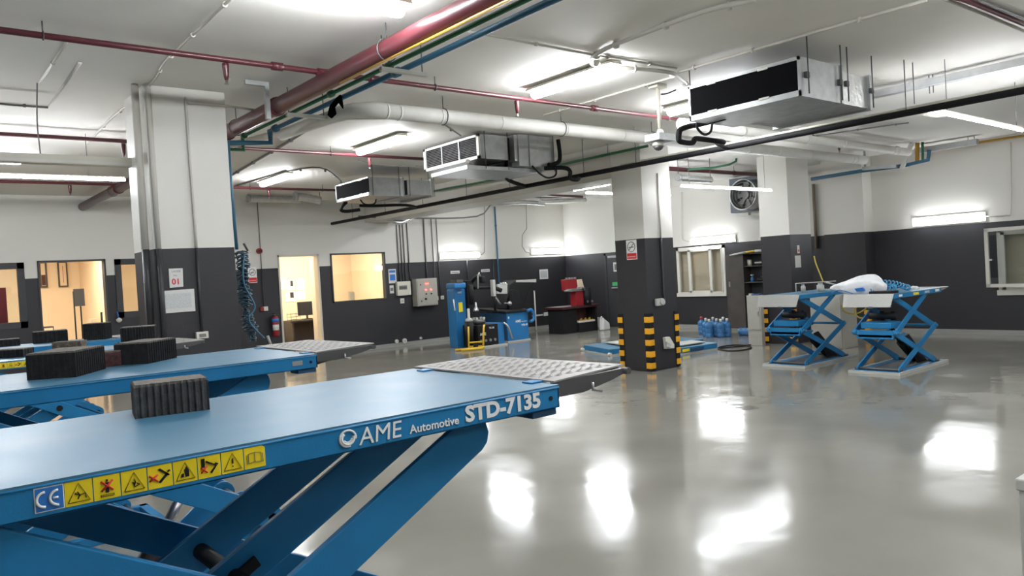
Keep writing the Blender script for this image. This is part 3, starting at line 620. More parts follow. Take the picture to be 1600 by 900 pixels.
no_smoking(t,(8.85,(q[2][1]+q[3][1])/2,q[2][2]),(0,-1,0),(-1,0,0),abs(q[2][1]-q[3][1]),q[0][2]-q[2][2])
t=thing('no_smoking_sign',(6.08,16,1.7),'white and red no smoking sign on the back wall beside the hanging blue hose','sign','no smoking signs')
no_smoking(t,(6.09,16,1.72),(1,0,0),(0,-1,0),.19,.34)
# notices on right column
q=[(13.081,7.48,1.798),(13.192,7.48,1.796),(13.18,7.48,1.666),(13.068,7.48,1.669)]
t=thing('small_notice',(13.05,7.5,1.7),'narrow white notice with red mark on the right column, the upper one','notice')
B(13.03,13.10,7.49,7.50,1.66,1.81).build('board',PAPER,t); B(13.045,13.085,7.487,7.49,1.69,1.73).build('red_mark',PRED,t)
t=thing('paper_notice',(13.0,7.5,1.4),'square white paper taped on the right column','notice')
B(12.94,13.13,7.493,7.50,1.40,1.62).build('sheet',PAPER,t); B(12.95,13.12,7.49,7.493,1.60,1.62).build('tape',CREAM,t)
# ------------------------------------------------------------------ corner guards
def guard(x,y,sx,sy,label,z0=.01,n=5,top=.87):
    """black rubber angle hugging a column corner, sx/sy point away from the column"""
    t=thing('corner_guard',(x,y,0),label,'corner guard','black and yellow corner guards'); th=.012; L=.085
    def ang(a,z0,z1,l,nm,m):
        pts=[(x+sx*a,y+sy*a),(x-sx*l,y+sy*a),(x-sx*l,y),(x,y),(x,y-sy*l),(x+sx*a,y-sy*l)]
        MB().prism([(p[0],p[1],z0) for p in pts],(0,0,z1-z0)).build(nm,m,t,bevel=.003)
    ang(th,z0,top,L,'rubber_angle',BLK)
    st=(top-z0)/n
    for k in range(n):
        zc=z0+st*k; ang(th+.008,zc+.035,zc+.035+st*.5,L-.004,'yellow_pad',YEL)
guard(8.85,8.15,-1,1,'striped guard on the far left corner of the middle column')
guard(8.85,7.55,-1,-1,'striped guard on the near corner of the middle column',top=.88)
guard(9.52,7.55,1,-1,'striped guard on the right corner of the middle column',top=.87)
guard(12.80,8.10,-1,1,'striped guard on the left corner of the right column')
guard(12.80,7.50,-1,-1,'striped guard on the near corner of the right column')
guard(14.88,7.12,-1,-1,'striped guard on the wall pilaster behind the farther blue lift')
# ------------------------------------------------------------------ fan coil units
t=thing('fan_coil_unit',(6.55,4.0,2.98),'largest ducted air unit with a black filter face, top right of the picture','air unit','ceiling air units')
B(6.2,6.88,3.45,4.62,2.98,3.32).build('casing',GALV,t)
B(6.18,6.2,3.45,4.62,2.98,3.03).box(6.18,6.2,3.45,4.62,3.29,3.32).box(6.18,6.2,3.45,3.47,2.98,3.32).box(6.18,6.2,4.60,4.62,2.98,3.32).build('front_frame',GALV,t)
B(6.185,6.195,3.47,4.60,3.03,3.29).build('filter',FILT,t)
for y in (3.8,4.35):
    for z in (3.02,3.28): B(6.172,6.18,y-.05,y+.05,z,z+.018).build('filter_clip',WPVC,t)
B(6.92,7.5,3.5,4.5,3.0,3.30).build('outlet_duct',FOIL,t); B(6.88,6.92,3.44,4.64,2.98,3.33).build('flange',GALV,t); B(7.5,7.54,3.47,4.53,2.98,3.32).build('flange',GALV,t)
for x,y in ((6.27,3.42),(6.85,3.42),(6.97,3.42),(7.52,3.45),(6.27,4.66),(6.85,4.66)):
    MB().tube([(x,y,3.0),(x,y,HC)],.006,6).build('hanger_rod',DSTEEL,t); B(x-.025,x+.025,y,y+.03,3.14,3.19).build('hanger_bracket',DSTEEL,t)
MB().tube(bez([(6.45,4.4,3.0)]+[(6.483,4.72,2.996),(6.313,4.72,2.964),(6.168,4.72,2.921),(6.134,4.72,2.881),(6.128,4.72,2.811),(6.197,4.72,2.797),(6.34,4.72,2.8),(6.386,4.72,2.841),(6.491,4.72,2.848),(6.862,4.72,2.84)]+[(7.3,5.1,2.92),(7.97,5.45,2.96)]),.028,10).build('coolant_pipe',BLKI,t)
MB().tube(bez([(5.859,4.3,2.88),(5.864,4.3,2.828),(5.956,4.3,2.781),(6.057,4.3,2.812),(6.095,4.3,2.899)]),.012,8).build('drain_hose',BLK,t)
t=thing('fan_coil_unit',(6.6,8.6,3.15),'middle ducted air unit with a dark slatted return grille','air unit','ceiling air units')
B(6.2,6.66,8.0,9.32,3.14,3.46).build('casing',GALV,t)
B(6.17,6.2,8.0,9.32,3.14,3.18).box(6.17,6.2,8.0,9.32,3.43,3.46).box(6.17,6.2,8.0,8.05,3.14,3.46).box(6.17,6.2,9.27,9.32,3.14,3.46).build('front_frame',PIPEW,t)
B(6.19,6.2,8.05,9.27,3.18,3.43).build('grille_back',FILT,t)
for k in range(11): B(6.175,6.19,8.05,9.27,3.187+k*.022,3.190+k*.022).build('grille_slat',CONDG,t)
for y in (8.45,8.86): B(6.17,6.19,y-.01,y+.01,3.18,3.43).build('grille_bar',GALV,t)
B(6.74,6.80,7.95,9.4,3.12,3.48).build('flange',GALV,t); B(6.66,6.74,8.05,9.3,3.15,3.45).build('canvas_collar',BLK,t)
B(6.80,7.45,7.93,9.2,3.06,3.49).build('duct_box',GALV,t); B(6.98,7.01,7.91,9.22,3.05,3.49).build('flange',GALV,t)
MB().tube([(6.05,8.1,3.11),(6.9,8.9,3.07)],.03,8).build('drain_tray_pipe',WPVC,t)
B(6.0,7.3,8.05,8.9,3.0,3.05).build('drain_tray',GALV,t)
for x,y in ((6.25,7.97),(6.64,7.97),(6.25,9.35),(7.42,7.9)): MB().tube([(x,y,3.0),(x,y,HC)],.006,6).build('hanger_rod',DSTEEL,t)
MB().tube(bez([(7.5,7.88,3.45),(7.5,7.86,3.25),(7.45,7.84,3.13),(7.3,7.84,3.08),(7.25,7.84,3.08)]),.03,10).build('coolant_pipe',BLKI,t)
MB().tube(bez([(7.0,7.9,3.06),(7.1,7.86,2.95),(7.25,7.86,2.9),(7.4,7.86,2.95),(7.4,7.86,3.1)]),.013,8).build('drain_hose',BLK,t)
MB().tube(bez([(7.2,7.86,3.03),(7.5,7.8,3.04),(7.62,7.8,3.0),(7.62,7.8,2.9),(7.8,7.85,2.89),(8.0,8.0,2.95)]),.03,10).build('coolant_pipe',BLKI,t)
t=thing('fan_coil_unit',(6.6,11.6,3.0),'farthest and smallest looking air unit with a black filter face','air unit','ceiling air units')
B(6.2,6.81,11.0,12.15,3.0,3.3).build('casing',GALV,t)
B(6.18,6.2,11.0,12.15,3.0,3.05).box(6.18,6.2,11.0,12.15,3.28,3.3).box(6.18,6.2,12.12,12.15,3.0,3.3).build('front_frame',GALV,t)
B(6.185,6.195,11.0,12.12,3.05,3.28).build('filter',FILT,t)
for y in (11.25,11.95):
    for z in (3.035,3.27): B(6.172,6.18,y-.05,y+.05,z,z+.02).build('filter_clip',WPVC,t)
B(6.85,6.95,11.05,12.1,3.03,3.27).build('canvas_collar',BLK,t); B(6.81,6.85,10.98,12.17,2.99,3.31).build('flange',GALV,t)
B(6.95,7.42,11.05,12.1,3.03,3.28).build('outlet_duct',GALV,t); B(7.42,7.46,11.02,12.13,3.0,3.31).build('flange',GALV,t)
for x in (6.25,6.75,6.95,7.44): MB().tube([(x,10.97,3.0),(x,10.97,HC)],.006,6).build('hanger_rod',DSTEEL,t)
MB().tube(bez([(6.3,12.0,3.0),(6.22,12.0,2.93),(6.2,12.02,2.86),(6.3,12.0,2.84),(6.5,11.9,2.86)]),.03,10).build('coolant_pipe',BLKI,t)
MB().tube(bez([(6.35,11.6,3.0),(6.4,11.58,2.93),(6.5,11.55,2.91),(6.58,11.52,2.93),(6.6,11.5,3.0)]),.012,8).build('drain_hose',BLK,t)
# camera pole and dome cameras
t=thing('camera_pole',(6.44,5.2,2.8),'cream ceiling pole with a white dome camera beside the black pipe','camera')
MB().tube([(6.44,5.2,3.0),(6.44,5.2,3.46)],.022,14).build('pole',CREAM,t); B(6.36,6.52,5.14,5.26,3.46,3.5).build('ceiling_plate',CREAM,t)
B(6.3,6.56,5.1,5.3,2.90,2.97).build('bracket_box',GALV,t); MB().lathe((6.44,5.2,2.97),[(.04,0),(.035,.04),(.022,.06)],12).build('neck',WPVC,t)
MB().lathe((6.40,5.2,2.90),[(.06,0),(.065,-.03),(.06,-.055)],18).build('dome_housing',WPVC,t); MB().lathe((6.40,5.2,2.845),[(.055,0),(.045,-.025),(.025,-.04),(.003,-.045)],18).build('dome_lens',DSTEEL,t)
MB().tube(bez([(6.55,5.25,3.42),(6.62,5.22,3.43),(6.72,5.18,3.47)]),.008,6).build('camera_cable',BLK,t)
t=thing('dome_camera',(15.0,15.7,3.1),'small white dome camera high in the back right room corner','camera')
q=[(15.423,15.7,3.383)][0]; MB().lathe((q[0],15.7,q[2]),[(.07,.08),(.08,.03),(.07,0),(.05,-.04),(.003,-.06)],14).build('dome',WPVC,t); MB().tube([(q[0],15.7,q[2]+.08),(q[0],15.7,HC)],.02,8).build('stem',WPVC,t)
# exit sign
q=[(15.2,13.954,2.481),(15.2,13.772,2.467),(15.2,13.787,2.264),(15.2,13.97,2.277)]
t=thing('exit_sign',(15.2,14,2.3),'small green lit exit sign at the left edge of the middle column','sign'); B(15.17,15.24,q[1][1],q[0][1],q[2][2],q[0][2]).build('lit_panel',EXITG,t); B(15.2,15.25,q[1][1]-.02,q[0][1]+.02,q[0][2],q[0][2]+.03).build('housing',WPVC,t)
# ------------------------------------------------------------------ wall fan
t=thing('wall_fan',(14.95,10,2.7),'large round grey axial fan high on the wall between the columns','fan')
q=[(14.7,9.675,3.031),(14.7,9.312,2.989)]; fy,fz=q[0][1],q[0][2]; fr=.33
def ring(cx,cy,cz,r,th,n=28): return [(cx,cy+r*math.cos(a),cz+r*math.sin(a)) for a in [k*2*math.pi/n for k in range(n+1)]]
MB().tube(ring(14.7,fy,fz,fr,0),.02,8,caps=False).build('front_ring',STEEL,t)
mb=MB(); n=28
for k in range(n):
    a=2*math.pi*k/n;b=2*math.pi*(k+1)/n
    mb.add([(14.7,fy+fr*math.cos(a),fz+fr*math.sin(a)),(14.7,fy+fr*math.cos(b),fz+fr*math.sin(b)),(15.1,fy+fr*math.cos(b),fz+fr*math.sin(b)),(15.1,fy+fr*math.cos(a),fz+fr*math.sin(a))],[(0,1,2,3)],True)
mb.build('fan_tube',GALV,t)
B(15.05,15.25,9.35,10.25,2.68,3.45).build('wall_box',mat('blue_grey',(.1,.12,.15),.5),t)
for k in range(8):
    a=2*math.pi*k/8; u=V(0,math.cos(a),math.sin(a)); v=V(0,-math.sin(a),math.cos(a)); o=V(14.85,fy,fz)
    MB().prism([o+u*.08-v*.03,o+u*.3-v*.09,o+u*.3+v*.06,o+u*.08+v*.03],(.03,0,0)).build('fan_blade',CONDG,t)
MB().tube([(14.78,fy,fz),(14.95,fy,fz)],.09,16).build('hub',CONDG,t)
mb=MB()
for rr in (.12,.2,.27): mb.tube(ring(14.69,fy,fz,rr,0),.004,5,caps=False)
mb.build('guard_grille',STEEL,t)
q=[(14.8,9.698,2.669),(14.8,9.527,2.581)]; B(14.9,15.0,9.7,10.0,2.58,2.64).build('mounting_foot',PIPEW,t)
# ------------------------------------------------------------------ scissor lifts (left bays)
def arm(x0,z0,x1,z1,y,wd,th,name,root,m=BLUE):
    a=V(x0,0,z0);b=V(x1,0,z1);d=(b-a).normalized();p=V(-d.z,0,d.x)*wd/2
    ea=.04; n=6; pts=[]
    for c,sg in ((b,1),(a,-1)):
        for k in range(n+1):
            t_=math.pi/2-math.pi*k/n
            pts.append(c+(d*math.cos(t_)*sg*ea*1.0)+p*(math.sin(t_)*sg))
    MB().prism([(q.x,y,q.z) for q in pts],(0,th,0)).build(name,m,root,bevel=.0025)
def chequer(x0,x1,y0,y1,z,slope=0):
    mb=MB(); k=0; st=.028; x=x0+.02
    while x<x1-.015:
        y=y0+.02+(st/2 if k%2 else 0)
        while y<y1-.02:
            s=1 if (k+int((y-y0)/st))%2 else -1; zz=z+slope*(x-x0)
            u=V(.7,.7*s,0)*.011; v=V(-.7*s,.7,0)*.003
            c=V(x,y,zz); mb.add([c-u,c+v,c+u,c-v,c+V(0,0,.0022)],[(0,4,1)[::-1],(1,4,2)[::-1],(2,4,3)[::-1],(3,4,0)[::-1]])
            y+=st
        x+=st*.62; k+=1
    return mb
def lift_stickers(root,xs,xe,y,z0,z1,full=True):
    w8=(xe-xs)/9.0; h=z1-z0
    def P(x,z,o=.0012): return (x,y-o,z)
    b0=MB().prism([P(xs,z0,0),P(xs+w8,z0,0),P(xs+w8,z1,0),P(xs,z1,0)],(0,-.0008,0)).build('ce_sticker',WHITE,root)
    MB().prism([P(xs+.0015,z0+.0015),P(xs+w8-.0015,z0+.0015),P(xs+w8-.0015,z1-.0015),P(xs+.0015,z1-.0015)],(0,-.0003,0)).build('ce_sticker_field',PBLU,b0)
    # CE letters from arcs
    r=h*.3; zc=(z0+z1)/2
    for cx in (xs+w8*.36,xs+w8*.80):
        MB().tube([(cx+r*math.cos(a),y-.0022,zc+r*math.sin(a)) for a in [math.pi*.5+math.pi*k/12 for k in range(13)]],h*.055,6).build('ce_letter',WHITE,b0)
    MB().tube([(xs+w8*.62,y-.0022,zc),(xs+w8*.80,y-.0022,zc)],h*.05,6).build('ce_letter',WHITE,b0)
    for k in range(8):
        a=xs+w8*(k+1)+.0008; b=xs+w8*(k+2)-.0008; c=(a+b)/2; hw=(b-a)/2
        sk=MB().prism([P(a,z0,0),P(b,z0,0),P(b,z1-(.004 if k==7 else 0),0),P(b-(.005 if k==7 else 0),z1,0),P(a,z1,0)],(0,-.0008,0)).build('warning_sticker',YELL,root)
        yy=y-.0016; g=h
        def tri(): MB().tube([(c-hw*.8,yy,z0+g*.14),(c+hw*.8,yy,z0+g*.14),(c,yy,z1-g*.1),(c-hw*.8,yy,z0+g*.14)],.0006,4,caps=False).build('warning_triangle',BLK,sk)
        def poly(pts,m,nm='pictogram'): MB().prism([(c+px*hw,y-.001,zc+pz*g*.5) for px,pz in pts],(0,-.0009,0)).build(nm,m,sk)
        def line(pts,m,r=.0008,nm='pictogram'): MB().tube([(c+px*hw,yy,zc+pz*g*.5) for px,pz in pts],r,4).build(nm,m,sk)
        if k==0: tri(); line([(-.3,.0),(.05,-.2),(-.1,-.5)],BLK,.001); line([(.05,-.2),(.45,-.1),(.5,-.5)],BLK,.0007); line([(-.1,.1),(.1,-.25)],BLK,.001)
        if k==1: poly([(-.12,-.45),(.12,-.45),(.15,.4),(-.15,.4)],BLK); poly([(-.08,.45),(.08,.45),(.08,.65),(-.08,.65)],BLK); line([(-.45,-.3),(.45,.55)],PRED,.0016); line([(.45,-.3),(-.45,.55)],PRED,.0016); line([(-.5,-.75),(.5,-.75),(.5,-.6),(-.5,-.6),(-.5,-.75)],BLK,.0005)
        if k==2: tri(); poly([(-.2,.0),(0,-.5),(.1,-.1)],BLK); poly([(.0,.3),(.15,-.1),(.05,-.2)],BLK); line([(.0,-.45),(.4,-.3),(.2,-.15)],BLK,.0009)
        if k==3: poly([(-.2,-.5),(.0,-.6),(.7,.1),(.55,.25)],BLK); poly([(-.2,.6),(.0,.7),(.8,.0),(.6,-.05)],BLK); line([(-.9,-.3),(-.2,.2)],PRED,.0016); line([(-.9,.2),(-.2,-.4)],PRED,.0016); line([(.6,.3),(.8,.4)],BLK,.0016)
        if k==4: tri(); poly([(-.1,.1),(.1,.45),(.3,.1),(.3,-.5),(-.0,-.5)],BLK); poly([(-.4,-.5),(-.15,-.5),(-.15,-.15),(-.35,-.2)],BLK)
        if k==5: poly([(-.7,.8),(-.4,.8),(-.4,.0),(-.7,.0)],BLK); line([(-.75,.0),(-.2,-.5)],PRED,.0016); line([(-.75,-.5),(-.2,.1)],PRED,.0016); line([(-.3,.5),(.6,.0),(.1,-.6)],BLK,.0018); line([(.5,.2),(.75,.1)],BLK,.0016)
        if k==6: tri(); line([(0,.3),(0,-.15)],BLK,.0013); line([(0,-.38),(0,-.45)],BLK,.0013)
        if k==7: line([(-.6,-.5),(-.6,.4),(0,.5),(.6,.4),(.6,-.5),(0,-.4),(-.6,-.5)],CONDG,.0005); line([(0,-.4),(0,.5)],CONDG,.0005); line([(-.75,-.55),(-.75,.3)],CONDG,.0005); line([(.75,-.55),(.75,.3)],CONDG,.0005)
def make_lift(y0,xe,zt,label,letters=True,stickers=True,plate=False):
    """one runway lift: deck x from xe-1.8 to xe, y0..y0+.62, top at zt"""
    t=thing('scissor_lift',(xe-.65,y0+.31,0),label,'vehicle lift','blue runway scissor lifts')
    yb=y0+.62; xs=xe-1.8; zb=zt-.052
    deck=B(xs,xe,y0,yb,zt-.006,zt).build('deck_plate',BLUET,t)
    B(xs,xe,y0,y0+.006,zb,zt-.0065).box(xs,xe,yb-.006,yb,zb,zt-.0065).box(xs,xs+.006,y0,yb,zb,zt-.0065).box(xe-.006,xe,y0,yb,zb,zt-.0065).box(xs,xe,y0,y0+.04,zb,zb+.004).box(xs,xe,yb-.04,yb,zb,zb+.004).build('deck_skirt',BLUE,t,bevel=.0015)
    MB().tube([(xs,y0-.0002,zt-.006),(xe,y0-.0002,zt-.006)],.0022,8).build('deck_edge_weld',BLUE,t)
    for y in (y0,yb-.11): B(xe-.075,xe-.002,y+.01,y+.08,zb-.017,zb+.001).build('end_block',DKB,t,bevel=.002)
    MB().tube([(xe-.027,y0-.0012,zt-.028),(xe-.027,y0+.002,zt-.028)],.0055,12).build('bolt_hole',BLK,t)
    # approach ramp
    rl=.27
    MB().prism([(xe+.004,y0+.02,zt+.002),(xe+rl,y0+.045,zt+.008),(xe+rl-.03,yb-.03,zt+.008),(xe+.004,yb-.0,zt+.002)],(0,0,.004)).build('ramp_plate',ALU,t)
    chequer(xe+.004,xe+rl-.02,y0+.045,yb-.03,zt+.0065,.022).build('ramp_chequer_ribs',ALU,t)['kind']='stuff'
    for y in (y0+.022,yb-.04):
        MB().prism([(xe+.004,y,zt-.034),(xe+.1,y,zt-.034),(xe+.2,y,zt-.018),(xe+rl-.01,y,zt-.004),(xe+rl-.01,y,zt+.006),(xe+.004,y,zt+.0015)],(0,.012,0)).build('ramp_gusset',DSTEEL,t)
    MB().tube([(xe+rl-.02,y0+.01,zt-.001),(xe+rl-.02,yb-.03,zt-.001)],.009,10).build('ramp_roller',DSTEEL,t)
    for y in (y0+.01,): MB().tube([(xe+.12,y,zt-.012),(xe+.12,y,zt-.03),(xe+.14,y-.01,zt-.034)],.004,6).build('ramp_pin',STEEL,t)
    MB().prism([(xe+.0,y0+.06,zb),(xe+.002,y0+.06,zt-.03),(xe+.13,y0+.06,zt-.03)],(0,.1,0)).build('ramp_stay',DSTEEL,t)
    for y in (y0+.06,yb-.1): B(xe-.03,xe+.02,y,y+.035,zt-.001,zt+.004).build('hinge',BLUE,t,bevel=.001)
    # scissor arms: two stages, plates in outer and inner pairs
    zp=zt-.085; h=.49*(zt-.085-.06)/1.195; za=zp-.49; xa,xb=xe-1.105,xe-.203
    st=((zp,za),(za,.08))
    for i,(zu,zl) in enumerate(st):
        wd=.088 if i==0 else .095
        for y,th in ((y0+.06,.016),(y0+.30,.016),(yb-.1,.016)):
            arm(xb,zu,xa,zl,y,wd,th,'scissor_arm',t)
        for y,th in ((y0+.02,.02),(yb-.05,.02)):
            arm(xa,zu,xb,zl,y+.0,wd*(.9),th,'scissor_arm',t)
        xm=(xa+xb)/2; zm=(zu+zl)/2
        MB().tube([(xm,y0+.015,zm),(xm,yb-.02,zm)],.018,14).build('pivot_pin',BLK,t)
        for x,z in ((xa,zl),(xb,zl)): MB().tube([(x,y0+.02,z),(x,yb-.02,z)],.015,12).build('cross_shaft',DSTEEL,t)
        # cross plates tying the arm pair, with slot and two bolts
        a=V(xb,0,zu); b=V(xa,0,zl); c=a.lerp(b,.52); d=(b-a).normalized(); p=V(-d.z,0,d.x)
        MB().prism([c+V(0,y0+.075,0)-p*.02,c+d*.2+V(0,y0+.075,0)-p*.02,c+d*.2+V(0,y0+.075,0)+p*.03,c+V(0,y0+.075,0)+p*.03],(0,.225,0)).build('tie_box',BLUE,t)
        if i==0:
            e=a.lerp(b,.47)+V(0,y0+.298,0); 
            MB().prism([e-p*.012-d*.02,e+d*.03-p*.012,e+d*.03+p*.012,e-d*.02+p*.012],(0,-.01,0)).build('slide_block',BLK,t)
            for s in (-1,1): MB().tube([e+d*.035+p*.009*s+V(0,-.01,0),e+d*.035+p*.009*s+V(0,-.014,0)],.005,8).build('bolt',STEEL,t)
    xm=(xa+xb)/2
    MB().tube([(xa+.1,y0+.2,.14),(xm+.1,y0+.2,za-.05)],.035,14).build('hydraulic_cylinder',BLK,t)
    MB().tube([(xm+.1,y0+.2,za-.05),(xm+.2,y0+.2,za+.12)],.018,12).build('cylinder_rod',STEEL,t)
    B(xa-.15,xb+.15,y0+.02,y0+.08,0,.06).box(xa-.15,xb+.15,yb-.08,yb-.02,0,.06).box(xa-.15,xa-.09,y0+.02,yb-.02,0,.06).box(xb+.09,xb+.15,y0+.02,yb-.02,0,.06).build('base_frame',BLUE,t,bevel=.004)
    if stickers:
        xs_=xe-1.03; xe_=xe-.69; lift_stickers(t,xs_,xe_,y0,zt-.044,zt-.008)
        w8=(xe_-xs_)/8; c=xs_+w8*6.5
    if letters:
        c=(xe-.535,y0-.0012,zt-.026)
        # round swirl mark
        for (r,a0,a1,th) in ((.0165,-.2,5.0,.0022),(.0125,2.2,6.6,.0032),(.008,3.6,6.2,.0016)):
            MB().tube([(c[0]+r*math.cos(a),c[1],c[2]+r*.9*math.sin(a)) for a in [a0+(a1-a0)*k/18 for k in range(19)]],th,5).build('swirl_mark',WHITE,t)
        text('AME','logo_lettering',WHITE,t,(xe-.513,y0-.0012,zt-.043),(1,0,0),(0,0,1),.046,xs=1.03,bold=0,shear=.1)
        text('Automotive','small_lettering',WHITE,t,(xe-.402,y0-.0012,zt-.041),(1,0,0),(0,0,1),.023,xs=1.06,bold=.015)
        text('STD-7135','model_lettering',WHITE,t,(xe-.267,y0-.0012,zt-.0405),(1,0,0),(0,0,1),.045,xs=1.12,bold=.04)
    if plate:
        B(xe-.1,xe-.06,y0-.0015,y0,zt-.035,zt-.018).build('maker_plate',GALV,t)
    return t
make_lift(1.286,1.182,1.34,'nearest blue runway lift with white lettering and a yellow sticker strip on its side')
make_lift(2.700,1.255,1.34,'second blue runway lift from the front, holding two ribbed black blocks',letters=False,stickers=False,plate=True)
make_lift(5.53,1.482,1.2475,'third blue runway lift from the front, its ramp end before the near column')
make_lift(6.94,1.515,1.2475,'fourth and farthest blue runway lift on the left, close to the near column',letters=False,stickers=False)
# ------------------------------------------------------------------ blocks on the lifts
def block(cx,cy,z,L,W,H,rot,label,m=RUB,ribs=9,name='rubber_block',ribbed=True,rnd=.0):
    t=thing(name,(cx,cy,z),label,'block','blocks on the lift decks')
    c=math.cos(rot);s=math.sin(rot)
    pts=[]
    def edge(ax,ay,bx,by,n,nx,ny):
        for k in range(n):
            for f,o in ((0,.0),(.18,.0),(.3,-.0035),(.88,-.0035)):
                q=(k+f)/n; pts.append((ax+(bx-ax)*q+nx*o,ay+(by-ay)*q+ny*o))
    l,w_=L/2,W/2
    if ribbed:
        m1=max(3,int(ribs*W/L)); edge(-l,-w_,l,-w_,ribs,0,-1); edge(l,-w_,l,w_,m1,1,0); edge(l,w_,-l,w_,ribs,0,1); edge(-l,w_,-l,-w_,m1,-1,0)
    else: pts=[(-l,-w_),(l,-w_),(l,w_),(-l,w_)]
    mb=MB(); pp=[Vector((cx+c*x-s*y,cy+s*x+c*y,z)) for x,y in pts]
    mb.prism(pp,(0,0,H-.006)); mb.build('block_body',m,t,bevel=0 if ribbed else .004)
    mt=MB(); mt.prism([Vector((cx+c*x*.985-s*y*.985,cy+s*x*.985+c*y*.985,z+H-.006)) for x,y in pts],(0,0,.006)); mt.build('worn_top',mat('worn_rubber_top',(.13,.115,.10),.85,var=.3,vscale=60,bump=.5,bscale=150) if 'worn_rubber_top' not in bpy.data.materials else bpy.data.materials['worn_rubber_top'],t)
    return t
block(.478,1.785,1.34,.148,.10,.071,R(-10),'ribbed dark grey rubber block lying on the nearest lift deck',ribs=11)
block(.485,3.03,1.34,.235,.155,.088,R(57),'ribbed black block with one rounded corner, left one on the second lift deck',RUBD,14)
block(.785,3.215,1.34,.20,.135,.083,R(45),'ribbed black block on the second lift deck, right of the maroon block',RUBD,13)
block(.615,3.20,1.34,.15,.08,.058,R(14),'plain dark maroon block between the two ribbed blocks on the second deck',MAROON,ribbed=False,name='plain_block')
block(.985,6.02,1.2475,.19,.1,.065,R(-32),'small brown block with a patched side on the third lift deck',mat('brown_patched',(.1,.075,.05),.7,var=.7,vscale=50),ribbed=False,name='plain_block')
block(.62,5.90,1.2475,.24,.13,.055,R(-35),'flat black block at the far left edge of the third lift deck',RUBD,9)
block(1.42,5.98,1.2475,.22,.16,.13,R(-20),'tall black ribbed block at the column end of the third lift deck',RUBD,12)
block(1.08,7.46,1.2475,.25,.14,.1,R(-5),'black block on the farthest lift deck, left of the upright one',RUBD,8)
block(1.40,7.25,1.2475,.17,.16,.14,R(-30),'upright ribbed black block at the ramp end of the farthest lift deck',RUBD,10)
block(.74,7.45,1.2475,.24,.12,.06,R(-5),'flat black block at the left edge of the farthest lift deck',RUBD,8)
